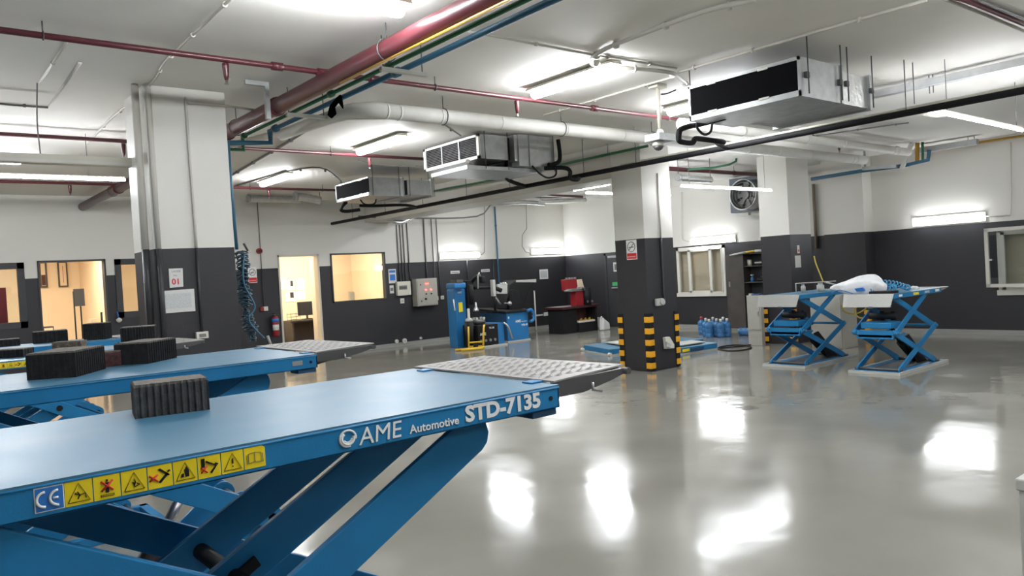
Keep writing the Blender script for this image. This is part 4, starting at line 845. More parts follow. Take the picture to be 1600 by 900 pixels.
# ------------------------------------------------------------------ pair of raised mid-rise lifts on the right
def mid_lift(x0,y0,label,zt=1.05,dl=0.0,yel=True):
    """x0,y0 near left base corner; base 1.5 x .62"""
    t=thing('mid_rise_lift',(x0+.7,y0+.31,0),label,'vehicle lift','raised scissor lifts by the right column')
    yb=y0+.62; L=1.48
    B(x0-.03,x0+L+.03,y0-.03,y0,0,.035).box(x0-.03,x0+L+.03,yb,yb+.03,0,.035).box(x0-.03,x0,y0,yb,0,.035).box(x0+L,x0+L+.03,y0,yb,0,.035).build('floor_frame',LGREY,t)
    B(x0,x0+L,y0,yb,0.0,.03).build('base_plate',BLUE,t); B(x0+.25,x0+L-.1,y0+.12,yb-.12,.03,.036).build('oily_tray',DSTEEL,t)
    # deck
    xa=x0-.03; xb=x0+1.45
    B(xa,xb,y0-.0,yb+.02,zt-.008,zt).build('deck_plate',BLUET,t)
    B(xa,xb,y0,y0+.008,zt-.06,zt-.008).box(xa,xb,yb+.012,yb+.02,zt-.06,zt-.008).box(xb-.008,xb,y0,yb,zt-.06,zt-.008).build('deck_skirt',BLUE,t)
    MB().prism([(xb,y0+.01,zt-.05),(xb,y0+.01,zt),(xb+.28,y0+.01,zt+.004),(xb+.28,y0+.01,zt-.006)],(0,.60,0)).build('far_ramp',ALU,t)
    chequer(xb+.0,xb+.27,y0+.02,yb,zt+.003).build('far_ramp_ribs',ALU,t)['kind']='stuff'
    # front flap hanging down
    MB().prism([(xa-.005,y0-.01,zt+.004),(xa-.005,yb+.03,zt+.004),(xa-.065,yb+.02,zt-.165),(xa-.065,y0+.02,zt-.165)],(-.008,0,.003)).build('front_flap',FLAP,t)
    mb=MB(); 
    for i in range(8):
        for k in range(30):
            f=(k+.5)/30; g=(i+.5)/8; c=V(xa-.014-.06*g,y0+.0+f*.6,zt-.165*g); s=1 if (i+k)%2 else -1
            mb.prism([c+V(0,-.008,-.006*s),c+V(0,-.006,-.009*s),c+V(0,.008,.006*s),c+V(0,.006,.009*s)],(-.003,0,.001))
    mb.build('flap_chequer_ribs',FLAP,t)['kind']='stuff'
    B(xa-.075,xa-.062,y0+.24,y0+.30,zt-.178,zt-.158).build('flap_catch',DSTEEL,t)
    zs=(zt-.06,.54,.05); xl=x0+.12; xr=x0+1.27; xt=x0+.98
    def bar(p,q,y,nm='scissor_arm',wd=.075,m=BLUE): arm(p[0],p[1],q[0],q[1],y,wd,.022,nm,t,m)
    for y in (y0+.02,yb-.05):
        bar((xl,zs[2]),(xr,zs[1]),y); bar((xr,zs[2]),(xl-.05,zs[1]),y+.026 if y<y0+.2 else y-.026)
        bar((xl+.0,zs[0]),(xr,zs[1]),y+.026 if y<y0+.2 else y-.026); bar((xt,zs[0]),(xl-.05,zs[1]),y)
    for x,z in ((xl-.05,zs[1]),(xr,zs[1]),(xl,zs[2]),(xr,zs[2]),(xl,zs[0]),(xt,zs[0])):
        MB().tube([(x,y0+.0,z),(x,yb,z)],.018,12).build('cross_shaft',BLUE if z==zs[1] else DSTEEL,t)
    # power unit cradle at the knee
    B(xl-.08,xl+.32,y0+.08,yb-.1,zs[1]-.06,zs[1]-.03).box(xl-.08,xl-.05,y0+.06,yb-.08,zs[1]-.08,zs[1]+.03).build('knee_cradle',BLUE,t)
    B(xl-.04,xl+.26,y0+.1,yb-.12,zs[1]+.05,zs[1]+.13).build('knee_plate',BLUE,t,bevel=.01)
    MB().tube([(xl+.2,y0+.12,zs[1]+.2),(xl+.2,yb-.14,zs[1]+.2)],.045,14).build('hydraulic_manifold',BLK,t)
    for y in (y0+.2,y0+.34): MB().tube([(xl+.25,y,zs[1]+.14),(xl+.25,y,zs[1]+.26)],.03,12).build('valve_block',BLK,t)
    MB().tube([(xr-.08,y0+.3,.07),(xl+.66,y0+.3,.34)],.05,16).build('hydraulic_cylinder',BLK,t)
    MB().tube([(xl+.66,y0+.3,.34),(xl+.42,y0+.3,.56)],.028,14).build('cylinder_rod',BLK,t)
    MB().prism([(xr-.3,y0+.16,.04),(xr,y0+.16,.04),(xl+.62,y0+.16,.46),(xl+.5,y0+.16,.44)],(0,.02,0)).build('cover_plate',BLK,t)
    for a,b in ((xl+.1,xl+.2),(xl+.2,xl+.45)): pass
    if yel:
        B(x0+.55,x0+.72,y0-.002,y0,zt-.05,zt-.015).build('yellow_sticker',YELL,t)
        B(x0+.12,x0+.22,y0-.002,y0,zt-.045,zt-.015).build('white_sticker',WHITE,t)
        text('AME STD','side_lettering',WHITE,t,(x0+.9,y0-.001,zt-.045),(1,0,0),(0,0,1),.04,bold=.02)
        B(x0+1.25,x0+1.38,y0-.002,y0,zt-.045,zt-.012).build('number_sticker',WHITE,t)
    for z,tt in ((zs[1]-.02,.02),): B(xl-.075,xl+.05,y0-.002+.02,y0+.02,z,z+tt).build('serial_plate',GALV,t)
    return t
mid_lift(10.10,5.80,'raised blue scissor lift nearer the right column, with cups on its deck',yel=False)
mid_lift(10.00,4.44,'raised blue scissor lift farther right with a coiled blue hose on its deck')
# things on their decks
ZD=1.05
t=thing('plastic_bag',(10.2,5.0,ZD),'stuffed white plastic bag slumped on the farther right lift','bag')
bm=bmesh.new(); bmesh.ops.create_icosphere(bm,subdivisions=4,radius=1)
import mathutils
for v in bm.verts:
    n=mathutils.noise.noise(v.co*1.6)*.16+mathutils.noise.noise(v.co*5)*.05
    c=v.co*(1+n); taper=.62+.38*max(-1,min(1,-c.y*1.0+.25)) if c.y>-.6 else 1
    v.co=V(c.x*.17*max(.4,taper),c.y*.37,max(-.45,c.z*max(.4,taper))*.20+.09)
me=bpy.data.meshes.new('bag_body'); bm.to_mesh(me); bm.free()
for p in me.polygons: p.use_smooth=True
me.materials.append(BAGM); ob=bpy.data.objects.new('bag_body',me); COL.objects.link(ob); ob.parent=t; POS[ob.name]=wpos(t)
MB().prism([(10.06,4.84,1.10),(10.06,4.95,1.09),(10.05,4.97,1.13),(10.05,4.86,1.14)],(-.03,0,0)).build('blue_print',PBLU,t)
MB().tube(bez([(10.03,5.0,1.06),(10.0,5.1,1.10),(10.02,5.2,1.11),(10.03,5.28,1.07)]),.006,6).build('blue_print',PBLU,t)
t=thing('coiled_air_hose',(10.5,4.75,ZD),'bright blue spiral air hose heaped on the farther right lift deck','hose')
pts=[]
path=[V(10.08,4.80,1.09),V(10.25,4.72,1.09),V(10.45,4.66,1.10),V(10.6,4.75,1.12),V(10.4,4.85,1.16),V(10.3,4.75,1.19),V(10.55,4.68,1.16),V(10.75,4.62,1.10),V(10.9,4.66,1.09)]
pth=bez(path,40)
for i,p in enumerate(pth):
    a=i*.62; d=(pth[min(i+1,len(pth)-1)]-pth[max(i-1,0)]).normalized(); u=d.cross(V(0,0,1)).normalized(); w_=u.cross(d)
    pts.append(p+(u*math.cos(a)+w_*math.sin(a))*.035)
MB().tube(pts,.0075,6).build('hose_coil',BHOSE,t); MB().tube([(10.9,4.66,1.07),(11.0,4.66,1.07)],.01,8).build('hose_fitting',STEEL,t)
t=thing('rubber_pad',(10.1,4.62,ZD),'flat dark rubber pad on the front edge of the farther right lift','block'); B(10.02,10.26,4.50,4.78,ZD,ZD+.035).build('pad_body',RUBD,t,bevel=.005); B(10.04,10.24,4.52,4.76,ZD+.035,ZD+.038).build('worn_top',bpy.data.materials['worn_rubber_top'],t)
t=thing('white_cloth',(11.3,4.75,ZD),'small crumpled white cloth at the far end of the farther right lift','cloth')
bm=bmesh.new(); bmesh.ops.create_icosphere(bm,subdivisions=3,radius=1)
for v in bm.verts:
    n=mathutils.noise.noise(v.co*3)*.3; v.co=V(v.co.x*.09*(1+n),v.co.y*.07*(1+n),max(0,v.co.z)*.035*(1+n))
me=bpy.data.meshes.new('cloth_body'); bm.to_mesh(me); bm.free(); me.materials.append(PAPER); ob=bpy.data.objects.new('cloth_body',me); COL.objects.link(ob); ob.parent=t
for x,y,h,r,l in ((10.75,6.12,.115,.035,'straight grey paint cup on the nearer right lift, the left one'),(11.0,5.98,.12,.055,'rounded grey spray can on the nearer right lift')):
    t=thing('spray_cup',(x,y,ZD),l,'cup','cups on the nearer right lift')
    MB().lathe((x,y,ZD),[(r,0),(r,h*.8),(r*.6,h*.92),(r*.6,h)],16).build('cup_body',LGREY,t); MB().lathe((x,y,ZD+h),[(r*.7,0),(r*.7,.012)],12).build('cup_lid',STEEL,t)
t=thing('spray_gun_rack',(10.9,6.0,ZD),'grey metal bracket bar standing over the cups on the nearer right lift','rack')
MB().prism([(10.68,6.2,ZD+.14),(10.72,6.2,ZD+.15),(11.25,5.86,ZD+.15),(11.25,5.86,ZD+.138)],(.02,.03,0)).build('top_bar',LGREY,t)
MB().tube([(11.1,5.96,ZD+.14),(11.27,5.86,ZD+.08),(11.29,5.85,ZD)],.014,8).build('side_leg',LGREY,t); MB().tube([(10.70,6.21,ZD),(10.70,6.21,ZD+.145)],.008,8).build('side_leg',LGREY,t)
t=thing('yellow_air_hose',(12.9,7.0,.0),'yellow air hose hanging down behind the nearer right lift from the column','hose')
q=[(12.7,6.993,1.594),(12.7,6.965,1.458),(12.7,6.892,1.252),(12.7,6.851,1.138)]; 
MB().tube(bez(q,6),.012,8).build('hose_run',YHOSE,t)
MB().tube(bez([(11.6,5.981,0.808),(11.6,5.905,0.687),(11.6,5.743,0.667),(11.6,5.6,0.737),(11.6,5.495,0.863)]+[(11.5,5.667,0.793),(11.5,5.712,0.695),(11.5,5.657,0.617),(11.5,5.519,0.618),(11.5,5.417,0.715),(11.5,5.392,0.831)],6),.013,8).build('hose_loop',YHOSE,t)
# cabinets near the right column
t=thing('beige_cabinet',(12.5,8.05,0),'tall narrow beige metal cabinet left of the right column','cabinet','beige metal cabinets')
B(12.42,12.52,7.93,8.22,0,.93).build('cabinet_body',CABG,t,bevel=.005); dd=B(12.405,12.42,7.95,8.20,.3,.91).build('door',CABG,t); B(12.39,12.405,7.97,7.99,.55,.63).build('handle',STEEL,dd)
t=thing('power_drill_case',(12.5,8.05,.93),'small black and blue tool lying on the narrow beige cabinet','tool')
B(12.43,12.51,7.95,8.12,.93,.96).build('case_body',DKB,t,bevel=.006); B(12.44,12.5,8.12,8.18,.93,.965).build('handle',LGREY,t)
t=thing('beige_cabinet',(12.5,6.6,0),'low beige cabinet seen through the arms of the nearer right lift','cabinet','beige metal cabinets')
B(12.4,12.9,6.38,6.95,0,.92).build('cabinet_body',CABG,t,bevel=.005); dd=B(12.385,12.4,6.40,6.93,.45,.9).build('drawer',CABG,t); B(12.385,12.4,6.40,6.93,.03,.43).build('door',CABG,t); B(12.37,12.385,6.6,6.72,.62,.64).build('handle',STEEL,dd)
# console at the right edge
t=thing('control_console',(2.95,.6,0),'grey metal control console cut by the right picture edge','console')
q=[(2.735,0.862,0.86)][0]; cx_,cy_=q[0],q[1]
B(cx_,cx_+.5,cy_-.45,cy_,.0,.82).build('console_body',LGREY,t,bevel=.004); B(cx_-.006,cx_+.51,cy_-.46,cy_+.006,.82,.86).build('console_top',LGREY,t,bevel=.006)
B(cx_-.004,cx_,cy_-.43,cy_-.02,.62,.622).build('panel_seam',BLK,t); MB().tube([(cx_-.006,cy_-.04,.66),(cx_,cy_-.04,.66)],.008,10).build('lock_button',BLK,t)
# ------------------------------------------------------------------ tall shelf, pole, bottles, cable
t=thing('storage_cupboard',(15,9.9,0),'tall dark brown cupboard with its left door open, shelves of tools showing','cupboard')
dd=B(14.93,14.95,9.92,10.38,.05,1.74).build('door',WOOD,t); B(14.925,14.93,10.28,10.32,1.0,1.12).build('door_handle',STEEL,dd)
B(14.9,15.23,9.90,9.92,0,1.74).box(14.9,15.23,9.26,9.28,0,1.74).build('side_panel',WOOD,t); B(15.2,15.23,9.28,9.9,0,1.74).build('back_panel',CONDD,t)
B(14.9,15.23,9.26,9.92,1.72,1.74).build('top_panel',WOOD,t)
for z in (.05,.42,.78,1.08,1.44): B(14.93,15.2,9.28,9.90,z,z+.018).build('shelf',WOOD,t)
def small(name,x,y,z,kind,label,m,g='tools on the cupboard shelves'):
    t=thing(name,(x,y,z),label,kind,g); return t
t=small('paint_tin',15.05,9.83,1.458,'tin','cream tin on the top open shelf of the cupboard',CREAM); MB().lathe((15.05,9.83,1.458),[(.05,0),(.05,.13)],14).build('tin_body',CREAM,t); MB().lathe((15.05,9.83,1.588),[(.052,0),(.052,.01)],14).build('lid',STEEL,t)
t=small('glue_gun',15.05,9.6,1.458,'tool','grey hand tool beside the cream tin on the cupboard shelf',LGREY); B(15.0,15.05,9.5,9.68,1.50,1.54).build('tool_body',LGREY,t,bevel=.01); B(15.0,15.04,9.52,9.57,1.458,1.5).build('tool_handle',BLK,t)
t=small('spray_bottle',15.02,9.76,1.098,'bottle','small pale blue spray bottle on the middle cupboard shelf',BOTL); MB().lathe((15.02,9.76,1.098),[(.04,0),(.04,.08),(.015,.11),(.015,.14)],12).build('bottle_body',BOTL,t); B(14.98,15.05,9.74,9.78,1.238,1.26).build('spray_head',WPVC,t)
t=small('tool_bag',15.05,9.5,1.098,'bag','dark lumpy tool bag on the middle cupboard shelf',BLK); B(14.96,15.12,9.36,9.64,1.10,1.18).build('bag_body',BLK,t,bevel=.03); MB().tube(bez([(15.05,9.42,1.18),(15.05,9.45,1.23),(15.05,9.57,1.23),(15.05,9.6,1.18)]),.008,6).build('bag_handle',BLK,t)
t=thing('wooden_pole',(14.8,9.9,1.74),'pale pole with a yellow joint lying across the cupboard top','pole')
q=[(14.86,10.211,1.719),(14.86,9.792,1.767),(14.86,9.678,1.775),(14.86,9.549,1.781),(14.86,9.297,1.78)]
MB().tube([q[0],q[1]],[.012,.03],8).build('blade',LGREY,t); MB().tube([q[1],q[2],q[3]],.022,10).build('yellow_joint',YELP,t); MB().tube([q[3],q[4]],.028,10).build('pole_shaft',LGREY,t)
def bottle(x,y,label,cap=WPVC,lie=False,h=.36,r=.085):
    t=thing('water_bottle',(x,y,0),label,'bottle','large blue water bottles under the window')
    prof=[(r*.9,0),(r,.015),(r,.07),(r*.93,.08),(r*.93,.09),(r,.1),(r,.17),(r*.93,.18),(r*.93,.19),(r,.2),(r,.255),(r*.75,.295),(r*.3,.32),(r*.28,h)]
    if lie: MB().lathe((x,y,r),prof,16,axis=lie).build('bottle_body',BOTL,t); e=V(x,y,r)+V(*lie).normalized()*h; MB().lathe(e,[(r*.33,-.03),(r*.33,.02)],10,axis=lie).build('cap',cap,t)
    else: MB().lathe((x,y,0.002),prof,16).build('bottle_body',BOTL,t); MB().lathe((x,y,h-.03),[(r*.33,0),(r*.33,.055),(r*.2,.06)],10).build('cap',cap,t)
# rows set by where each cap stands in front of the wall
xs=[(1097,528,'red'),(1105,534,''),(1109,536,''),(1118,533,''),(1122,536,''),(1129,537,''),(1134,533,''),(1140,537,'')]
BP=[(14.054,10.481,0),(13.712,10.111,0),(13.496,9.872,0),(13.995,10.132,0),(13.657,9.793,0),(13.563,9.63,0),(14.052,9.908,0),(13.715,9.578,0)]
names=['clear blue water bottle with the red cap, leftmost and nearest the wall','second water bottle from the left with a white cap','third water bottle from the left, in the front row','fourth water bottle from the left, in the back row','fifth water bottle from the left, in the front row','sixth water bottle from the left, in the front row','seventh water bottle from the left, in the back row','rightmost standing water bottle beside the cupboard door']
for i,p in enumerate(BP): bottle(p[0],p[1],names[i],cap=mat('red_cap',(.5,.03,.04),.4) if i==0 else WPVC)
bottle(13.95,9.45,'water bottle lying on its side right of the standing ones','' or WPVC,(.25,-1,0)); bottle(14.25,9.25,'second water bottle lying on its side behind the first lying one',WPVC,(-.2,-1,0))
t=thing('dark_cable',(12,8,0),'loose coil of dark cable on the floor left of the beige cabinet','cable')
MB().tube(bez([(11.74,8.445,0.012),(12.046,8.522,0.012),(12.308,8.422,0.012),(12.276,8.18,0.012),(12.036,7.916,0.012),(11.64,7.839,0.012),(11.48,7.992,0.012),(11.661,8.362,0.012),(11.89,8.33,0.012),(12.154,8.208,0.012),(12.5,8.19,0.012),(12.82,8.287,0.012)],8),.012,7).build('cable_coil',BLK,t)
q=[(12.763,8.222,0.02)][0]; B(q[0]-.08,q[0]+.08,q[1]-.06,q[1]+.06,0,.05).build('plug_block',BLK,t,bevel=.01)
# ------------------------------------------------------------------ lowered lift behind the middle column
def low_lift(pts,label,up):
    t=thing('lowered_lift',((pts[0][0]+pts[2][0])/2,(pts[0][1]+pts[2][1])/2,0),label,'vehicle lift','lowered blue floor lift')
    a,b,c,d=[V(p[0],p[1],0) for p in pts]
    MB().prism([a,b,c,d],(0,0,.02)).build('floor_frame',LGREY,t)
    cc=(a+b+c+d)/4; s=lambda p,f: cc+(p-cc)*f
    MB().prism([s(p,.97)+V(0,0,.02) for p in (a,b,c,d)],(0,0,.085)).build('deck_skirt',BLUE,t,bevel=.004)
    MB().prism([s(p,.97)+V(0,0,.105) for p in (a,b,c,d)],(0,0,.006)).build('deck_plate',BLUET,t)
    MB().prism([s(p,.6)+V(0,0,up-.02) for p in (a,b,c,d)],(0,0,.02)).build('rising_plate',LGREY,t,bevel=.003)
    MB().prism([s(p,.5)+V(0,0,.11) for p in (a,b,c,d)],(0,0,up-.13)).build('rising_core',DSTEEL,t)
    for p in (a,b): MB().tube([s(p,1.0)+V(0,0,.03),s(p,1.0)+V(.0,-.02,.03)+(b-a).normalized()*.05],.03,10).build('roller',WPVC,t)
    return t
low_lift([(10.55,10.75),(10.12,9.62),(12.3,9.1),(12.6,10.3)],'lowered blue floor lift peeking out left of the middle column',.15)
l2=low_lift([(10.95,9.2),(10.65,8.5),(11.75,8.42),(11.95,9.1)],'lowered blue floor lift with sticker strip, right of the middle column',.15)
q=[(10.782,8.43,0.014)][0]
B(10.78,10.98,8.475,8.48,.04,.09).build('yellow_sticker',YELL,l2); B(11.0,11.35,8.44,8.46,.04,.09).build('dark_lettering_plate',DKB,l2)
# ------------------------------------------------------------------ wheel balancer
t=thing('wheel_balancer',(11.5,14.3,0),'blue wheel balancer with a black curved wheel hood by the back wall','machine','tyre machines at the back wall')
B(11.18,11.82,13.8,14.85,0.03,.68).build('cabinet_body',BLUE2,t,bevel=.01); B(11.15,11.85,13.78,14.88,0,.03).build('plinth',LGREY,t)
MB().prism([(11.10,13.75,.68),(11.85,13.75,.68),(11.85,14.95,.72),(11.10,14.95,.76)],(0,0,.05)).build('tool_tray',BLK,t,bevel=.01)
B(11.165,11.18,13.83,14.83,.05,.66).build('side_panel',DKB,t)  # dark sheet: shade of the cabinet's left side put into the colour
for i in range(4): MB().prism([(11.163,14.0,.12+.13*i),(11.163,14.75,.12+.13*i),(11.163,14.75,.20+.13*i),(11.163,14.0,.20+.13*i)],(-.006,0,0)).build('side_louvre',DKB,t)
text('AME','front_lettering',WHITE,t,(11.42,13.794,.44),(1,0,0),(0,0,1),.085,bold=.02); text('Automotive','small_lettering',WHITE,t,(11.6,13.794,.445),(1,0,0),(0,0,1),.035,bold=.01)
text('WB-40','model_lettering',WHITE,t,(11.60,13.794,.35),(1,0,0),(0,0,1),.065,bold=.03)
B(11.2,11.24,13.79,13.795,.55,.60).build('round_badge',WPVC,t)
# hood: curved guard sweeping up to the right
hp=[(11.474,14.2,0.756),(11.657,14.2,1.328),(11.886,14.2,1.44),(12.484,14.2,1.41),(12.458,14.2,1.348),(12.233,14.2,1.14),(12.041,14.2,0.792),(11.909,14.2,0.677)]
MB().prism(hp,(0,.5,0)).build('wheel_hood',BLK,t,bevel=.02)
q=[(11.845,14.2,1.427),(12.485,14.2,1.426),(12.479,14.2,1.347),(11.841,14.2,1.38)]; MB().prism(q,(0,-.02,0)).build('hood_edge',LGREY,t)
q=[(11.547,14.1,1.225),(11.488,14.1,0.709),(11.824,14.1,0.668),(11.742,14.1,1.167)]; MB().prism(q,(0,-.15,0)).build('shaft_housing',BLK,t,bevel=.02)
MB().tube([(11.3,14.0,.9),(11.3,13.76,.9)],.02,10).build('spindle',STEEL,t); MB().lathe((11.3,13.84,.9),[(.05,0),(.06,-.03),(.03,-.06)],12,axis=(0,1,0)).build('cone',STEEL,t)
q=[(11.047,13.9,1.369),(11.335,13.9,1.368),(11.317,13.9,1.129),(11.011,13.9,1.148)]; MB().prism(q,(0,.06,0)).build('display_unit',LGREY,t,bevel=.008)
q=[(11.085,13.88,1.337),(11.259,13.88,1.342),(11.246,13.88,1.178),(11.073,13.88,1.173)]; 
for k in range(3): MB().tube([(q[0][0]+.05+.07*k,13.9,q[0][2]+.06),(q[0][0]+.05+.07*k,13.9,q[0][2]+.02)],.02,8).build('indicator_knob',WPVC,t)
MB().tube([(11.0,14.0,.75),(11.0,14.0,1.15)],.03,10).build('display_post',BLK,t)
MB().tube(bez([(11.726,13.7,0.691),(11.848,13.7,0.712),(11.919,13.7,0.585),(11.89,13.7,0.465),(11.787,13.7,0.444)]),.035,10).build('caliper_hose',BLUE2,t)
q=[(13.831,15.95,1.042),(13.902,15.95,1.056),(13.885,15.95,0.524),(13.813,15.95,0.512)]; t2=thing('pale_rod',(13.9,15.9,.5),'pale upright rod leaning on the wall right of the wheel balancer','rod'); MB().tube([(13.9,15.9,.0),(13.9,15.9,1.06)],.02,8).build('rod_shaft',WPVC,t2); MB().tube([(13.9,15.9,1.06),(13.9,15.9,1.09)],.026,8).build('end_cap',LGREY,t2)
# ------------------------------------------------------------------ tyre changer
t=thing('tyre_changer',(10.1,13.9,0),'tyre changer with blue column, black tower arms and low black cabinet','machine','tyre machines at the back wall')
B(9.87,10.17,14.0,14.3,0,1.32).build('tilting_column',BLUE2,t,bevel=.015)
q=[(9.953,13.99,1.014),(10.06,13.99,1.021),(10.061,13.99,0.804),(9.955,13.99,0.798)]; MB().prism(q,(0,-.01,0)).build('yellow_sticker',YELL,t)
text('AME','column_lettering',WHITE,t,(9.95,13.995,1.22),(1,0,0),(0,0,1),.06,bold=.02)
B(9.78,10.10,13.85,14.2,1.33,1.46).build('column_head',BLUE2,t,bevel=.03); B(9.84,10.02,13.84,14.1,1.46,1.53).build('head_cap',DSTEEL,t)
MB().tube([(9.80,13.95,1.1),(9.80,13.92,.85)],.015,8).build('side_lever',WPVC,t)
B(10.22,10.42,14.0,14.25,0,1.5).build('black_tower',BLK,t,bevel=.01)
MB().tube([(10.30,13.9,1.46),(10.34,13.8,1.56),(10.40,13.75,1.60)],.04,10).build('press_arm',BLK,t); B(10.36,10.48,13.6,13.72,1.42,1.58).build('handle_block',BLK,t,bevel=.03)
MB().tube([(10.36,13.66,1.58),(10.34,13.66,1.66),(10.30,13.66,1.60),(10.28,13.66,1.3)],.014,8).build('grey_handle',LGREY,t)
MB().tube([(10.35,13.9,1.32),(10.92,13.9,1.30)],.035,10).build('swing_arm',BLK,t)
B(10.78,10.86,13.75,13.85,1.10,1.48).build('roller_arm',LGREY,t,bevel=.01); MB().tube([(10.84,13.8,1.12),(10.88,13.7,.95),(10.92,13.68,.9)],.03,8).build('roller_hook',DSTEEL,t)
MB().tube([(10.9,13.85,1.29),(10.98,13.7,1.22)],.05,10).build('arm_joint',BLK,t)
MB().tube([(10.22,13.85,1.4),(10.22,13.85,.95)],.06,12).build('hex_shaft_head',BLK,t); MB().lathe((10.26,13.75,.8),[(.02,.2),(.03,.1),(.07,.03),(.07,0)],12).build('mount_tool',STEEL,t)
MB().lathe((10.30,13.75,.52),[(.16,0),(.17,.05),(.13,.09)],16).build('turntable',DSTEEL,t)
for k in range(4): 
    a=k*math.pi/2+.5; B(10.28+.12*math.cos(a),10.34+.12*math.cos(a),13.72+.12*math.sin(a),13.78+.12*math.sin(a),.6,.66).build('clamp_jaw',LGREY,t)
B(10.05,10.62,13.45,14.1,.03,.5).build('low_cabinet',BLK,t,bevel=.012); B(10.60,10.80,13.46,14.12,.03,.5).build('blue_end_panel',BLUE2,t,bevel=.01)
B(10.15,10.83,13.40,14.1,0,.035).build('plinth',LGREY,t)
text('AME','cabinet_lettering',WHITE,t,(10.10,13.445,.27),(1,0,0),(0,0,1),.085,bold=.02); text('TC-30','model_lettering',WHITE,t,(10.36,13.445,.40),(1,0,0),(0,0,1),.055,bold=.02)
for k in range(4): MB().tube([(10.12+.13*k,13.46,.15),(10.12+.13*k,13.43,.15)],.032,8).build('foot_pedal_mark',CONDG,t)
MB().tube(bez([(10.78,13.44,.5),(10.84,13.38,.42),(10.90,13.36,.25),(10.95,13.36,.12)]),.025,8).build('bead_lever',STEEL,t)
MB().lathe((9.95,13.62,.60),[(.09,0),(.08,.05),(.03,.08),(.03,.28)],12).build('assist_cone',LGREY,t); MB().tube([(9.95,13.62,0.03),(9.95,13.62,.6)],.1,14).build('lift_pedestal',BLK,t)
t=thing('wheel_lift_frame',(9.75,13.4,0),'yellow tubular wheel lift frame standing before the tyre changer','frame')
q=[(9.3,13.35,0.168),(9.801,13.35,0.074),(9.417,13.35,0.17),(9.494,13.35,0.533),(9.745,13.35,0.483),(9.682,13.35,0.087)]
def P(i): return q[i]
MB().tube([(9.78,13.45,.04),(9.80,13.45,.50)],.02,10).build('upright',YELP,t); MB().tube([(10.02,13.25,.03),(10.10,13.3,.45),(10.16,13.35,.5)],.022,10).build('upright',YELP,t)
MB().tube([(9.80,13.45,.15),(10.04,13.28,.15)],.018,8).build('crossbar',YELP,t); MB().tube([(9.80,13.45,.06),(10.04,13.28,.06)],.018,8).build('crossbar',YELP,t)
MB().tube([(9.42,13.45,.03),(10.02,13.22,.03)],.022,10).build('floor_bar',YELP,t); MB().tube([(9.40,13.2,.03),(9.9,13.1,.03)],.02,10).build('fork',YELP,t)
B(9.84,10.0,13.33,13.36,.05,.14).build('step_plate',BLK,t)
# blue riser on the back wall
t=pipe('blue_wall_riser',[(12.72,15.95,1.0),(12.72,15.95,3.4)],.022,BPIPE,'thin blue air pipe running down the back wall between the wall lights')
rings(t,[((12.72,15.95,2.9),(0,0,1))],.03,.04,BPIPE,'joint')
# ------------------------------------------------------------------ brake lathe
t=thing('brake_lathe',(13.7,14.3,0),'red brake lathe on its black workbench in the back corner','machine')
B(13.10,13.16,13.95,14.5,0,.62).build('bench_leg_panel',BLK,t); B(14.26,14.32,13.95,14.5,0,.62).build('bench_leg_panel',BLK,t); B(13.16,13.6,13.97,14.5,0,.62).build('bench_cabinet',BLK,t)
B(13.04,14.38,13.88,14.55,.62,.68).build('bench_top',mat('dark_maroon_bench',(.05,.012,.014),.4),t,bevel=.006)
B(13.6,14.26,14.3,14.5,.28,.6).build('maroon_back',MAROON,t); B(13.6,14.26,13.9,14.3,0,.24).build('bench_drawer',BLK,t)
B(13.58,13.86,13.95,14.15,.68,1.08).build('lathe_pedestal',REDB,t,bevel=.01); B(13.4,13.9,13.9,14.1,1.05,1.12).build('lathe_bed',STEEL,t,bevel=.01)
MB().prism([(13.344,14.1,1.364),(13.798,14.1,1.374),(13.797,14.1,1.077),(13.365,14.1,1.07)],(0,.12,0)).build('tool_board',REDB,t,bevel=.01)
MB().prism([(13.769,14.05,1.341),(13.931,14.05,1.349),(14.006,14.05,1.113),(13.798,14.05,1.125)],(0,.03,0)).build('instruction_panel',BLIND,t)
for k in range(4): B(13.42+.1*k,13.46+.1*k,14.08,14.13,1.36,1.41).build('adapter_cone',STEEL,t)
MB().tube([(13.25,14.0,1.08),(13.6,14.0,1.08)],.025,8).build('arbor',STEEL,t); MB().tube([(13.8,13.9,1.10),(13.8,14.1,1.10)],.05,12).build('drive_pulley',STEEL,t)
MB().tube([(13.98,13.95,.68),(13.98,13.95,1.12)],.11,16).build('motor',BLK,t); B(13.9,14.1,13.85,13.9,.74,.8).build('swarf_tray',STEEL,t)
t=thing('parts_tray',(13.9,14.0,.24),'shallow tray of small brass parts under the red brake lathe','tray')
B(13.62,14.2,13.92,14.25,.245,.29).build('tray_body',CREAM,t)
for k in range(10): B(13.66+.05*k,13.69+.05*k,13.93+.02*(k%3),13.97+.02*(k%3),.29,.31+.02*(k%3)).build('brass_part',YPIPE,t)
t=thing('white_sack',(14.25,13.8,0),'small white sack on the floor beside the brake lathe bench','bag')
q=[(14.009,13.8,0.237),(14.216,13.8,0.169),(14.154,13.8,-0.007),(13.968,13.8,0.01)]; MB().prism([(14.2,13.65,0),(14.48,13.65,0),(14.46,13.65,.18),(14.24,13.65,.33)],(0,.15,0)).build('sack_body',PAPER,t,bevel=.03); MB().tube([(14.25,13.72,.3),(14.23,13.72,.36)],[.03,.02],8).build('sack_neck',PAPER,t)
t=thing('grey_tub',(14.9,14.3,0),'small grey box by the wall left of the exit door','box')
B(14.85,15.1,14.5,14.8,0,.24).build('tub_body',LGREY,t,bevel=.006); B(14.84,15.11,14.49,14.81,.24,.26).build('lid',LGREY,t)
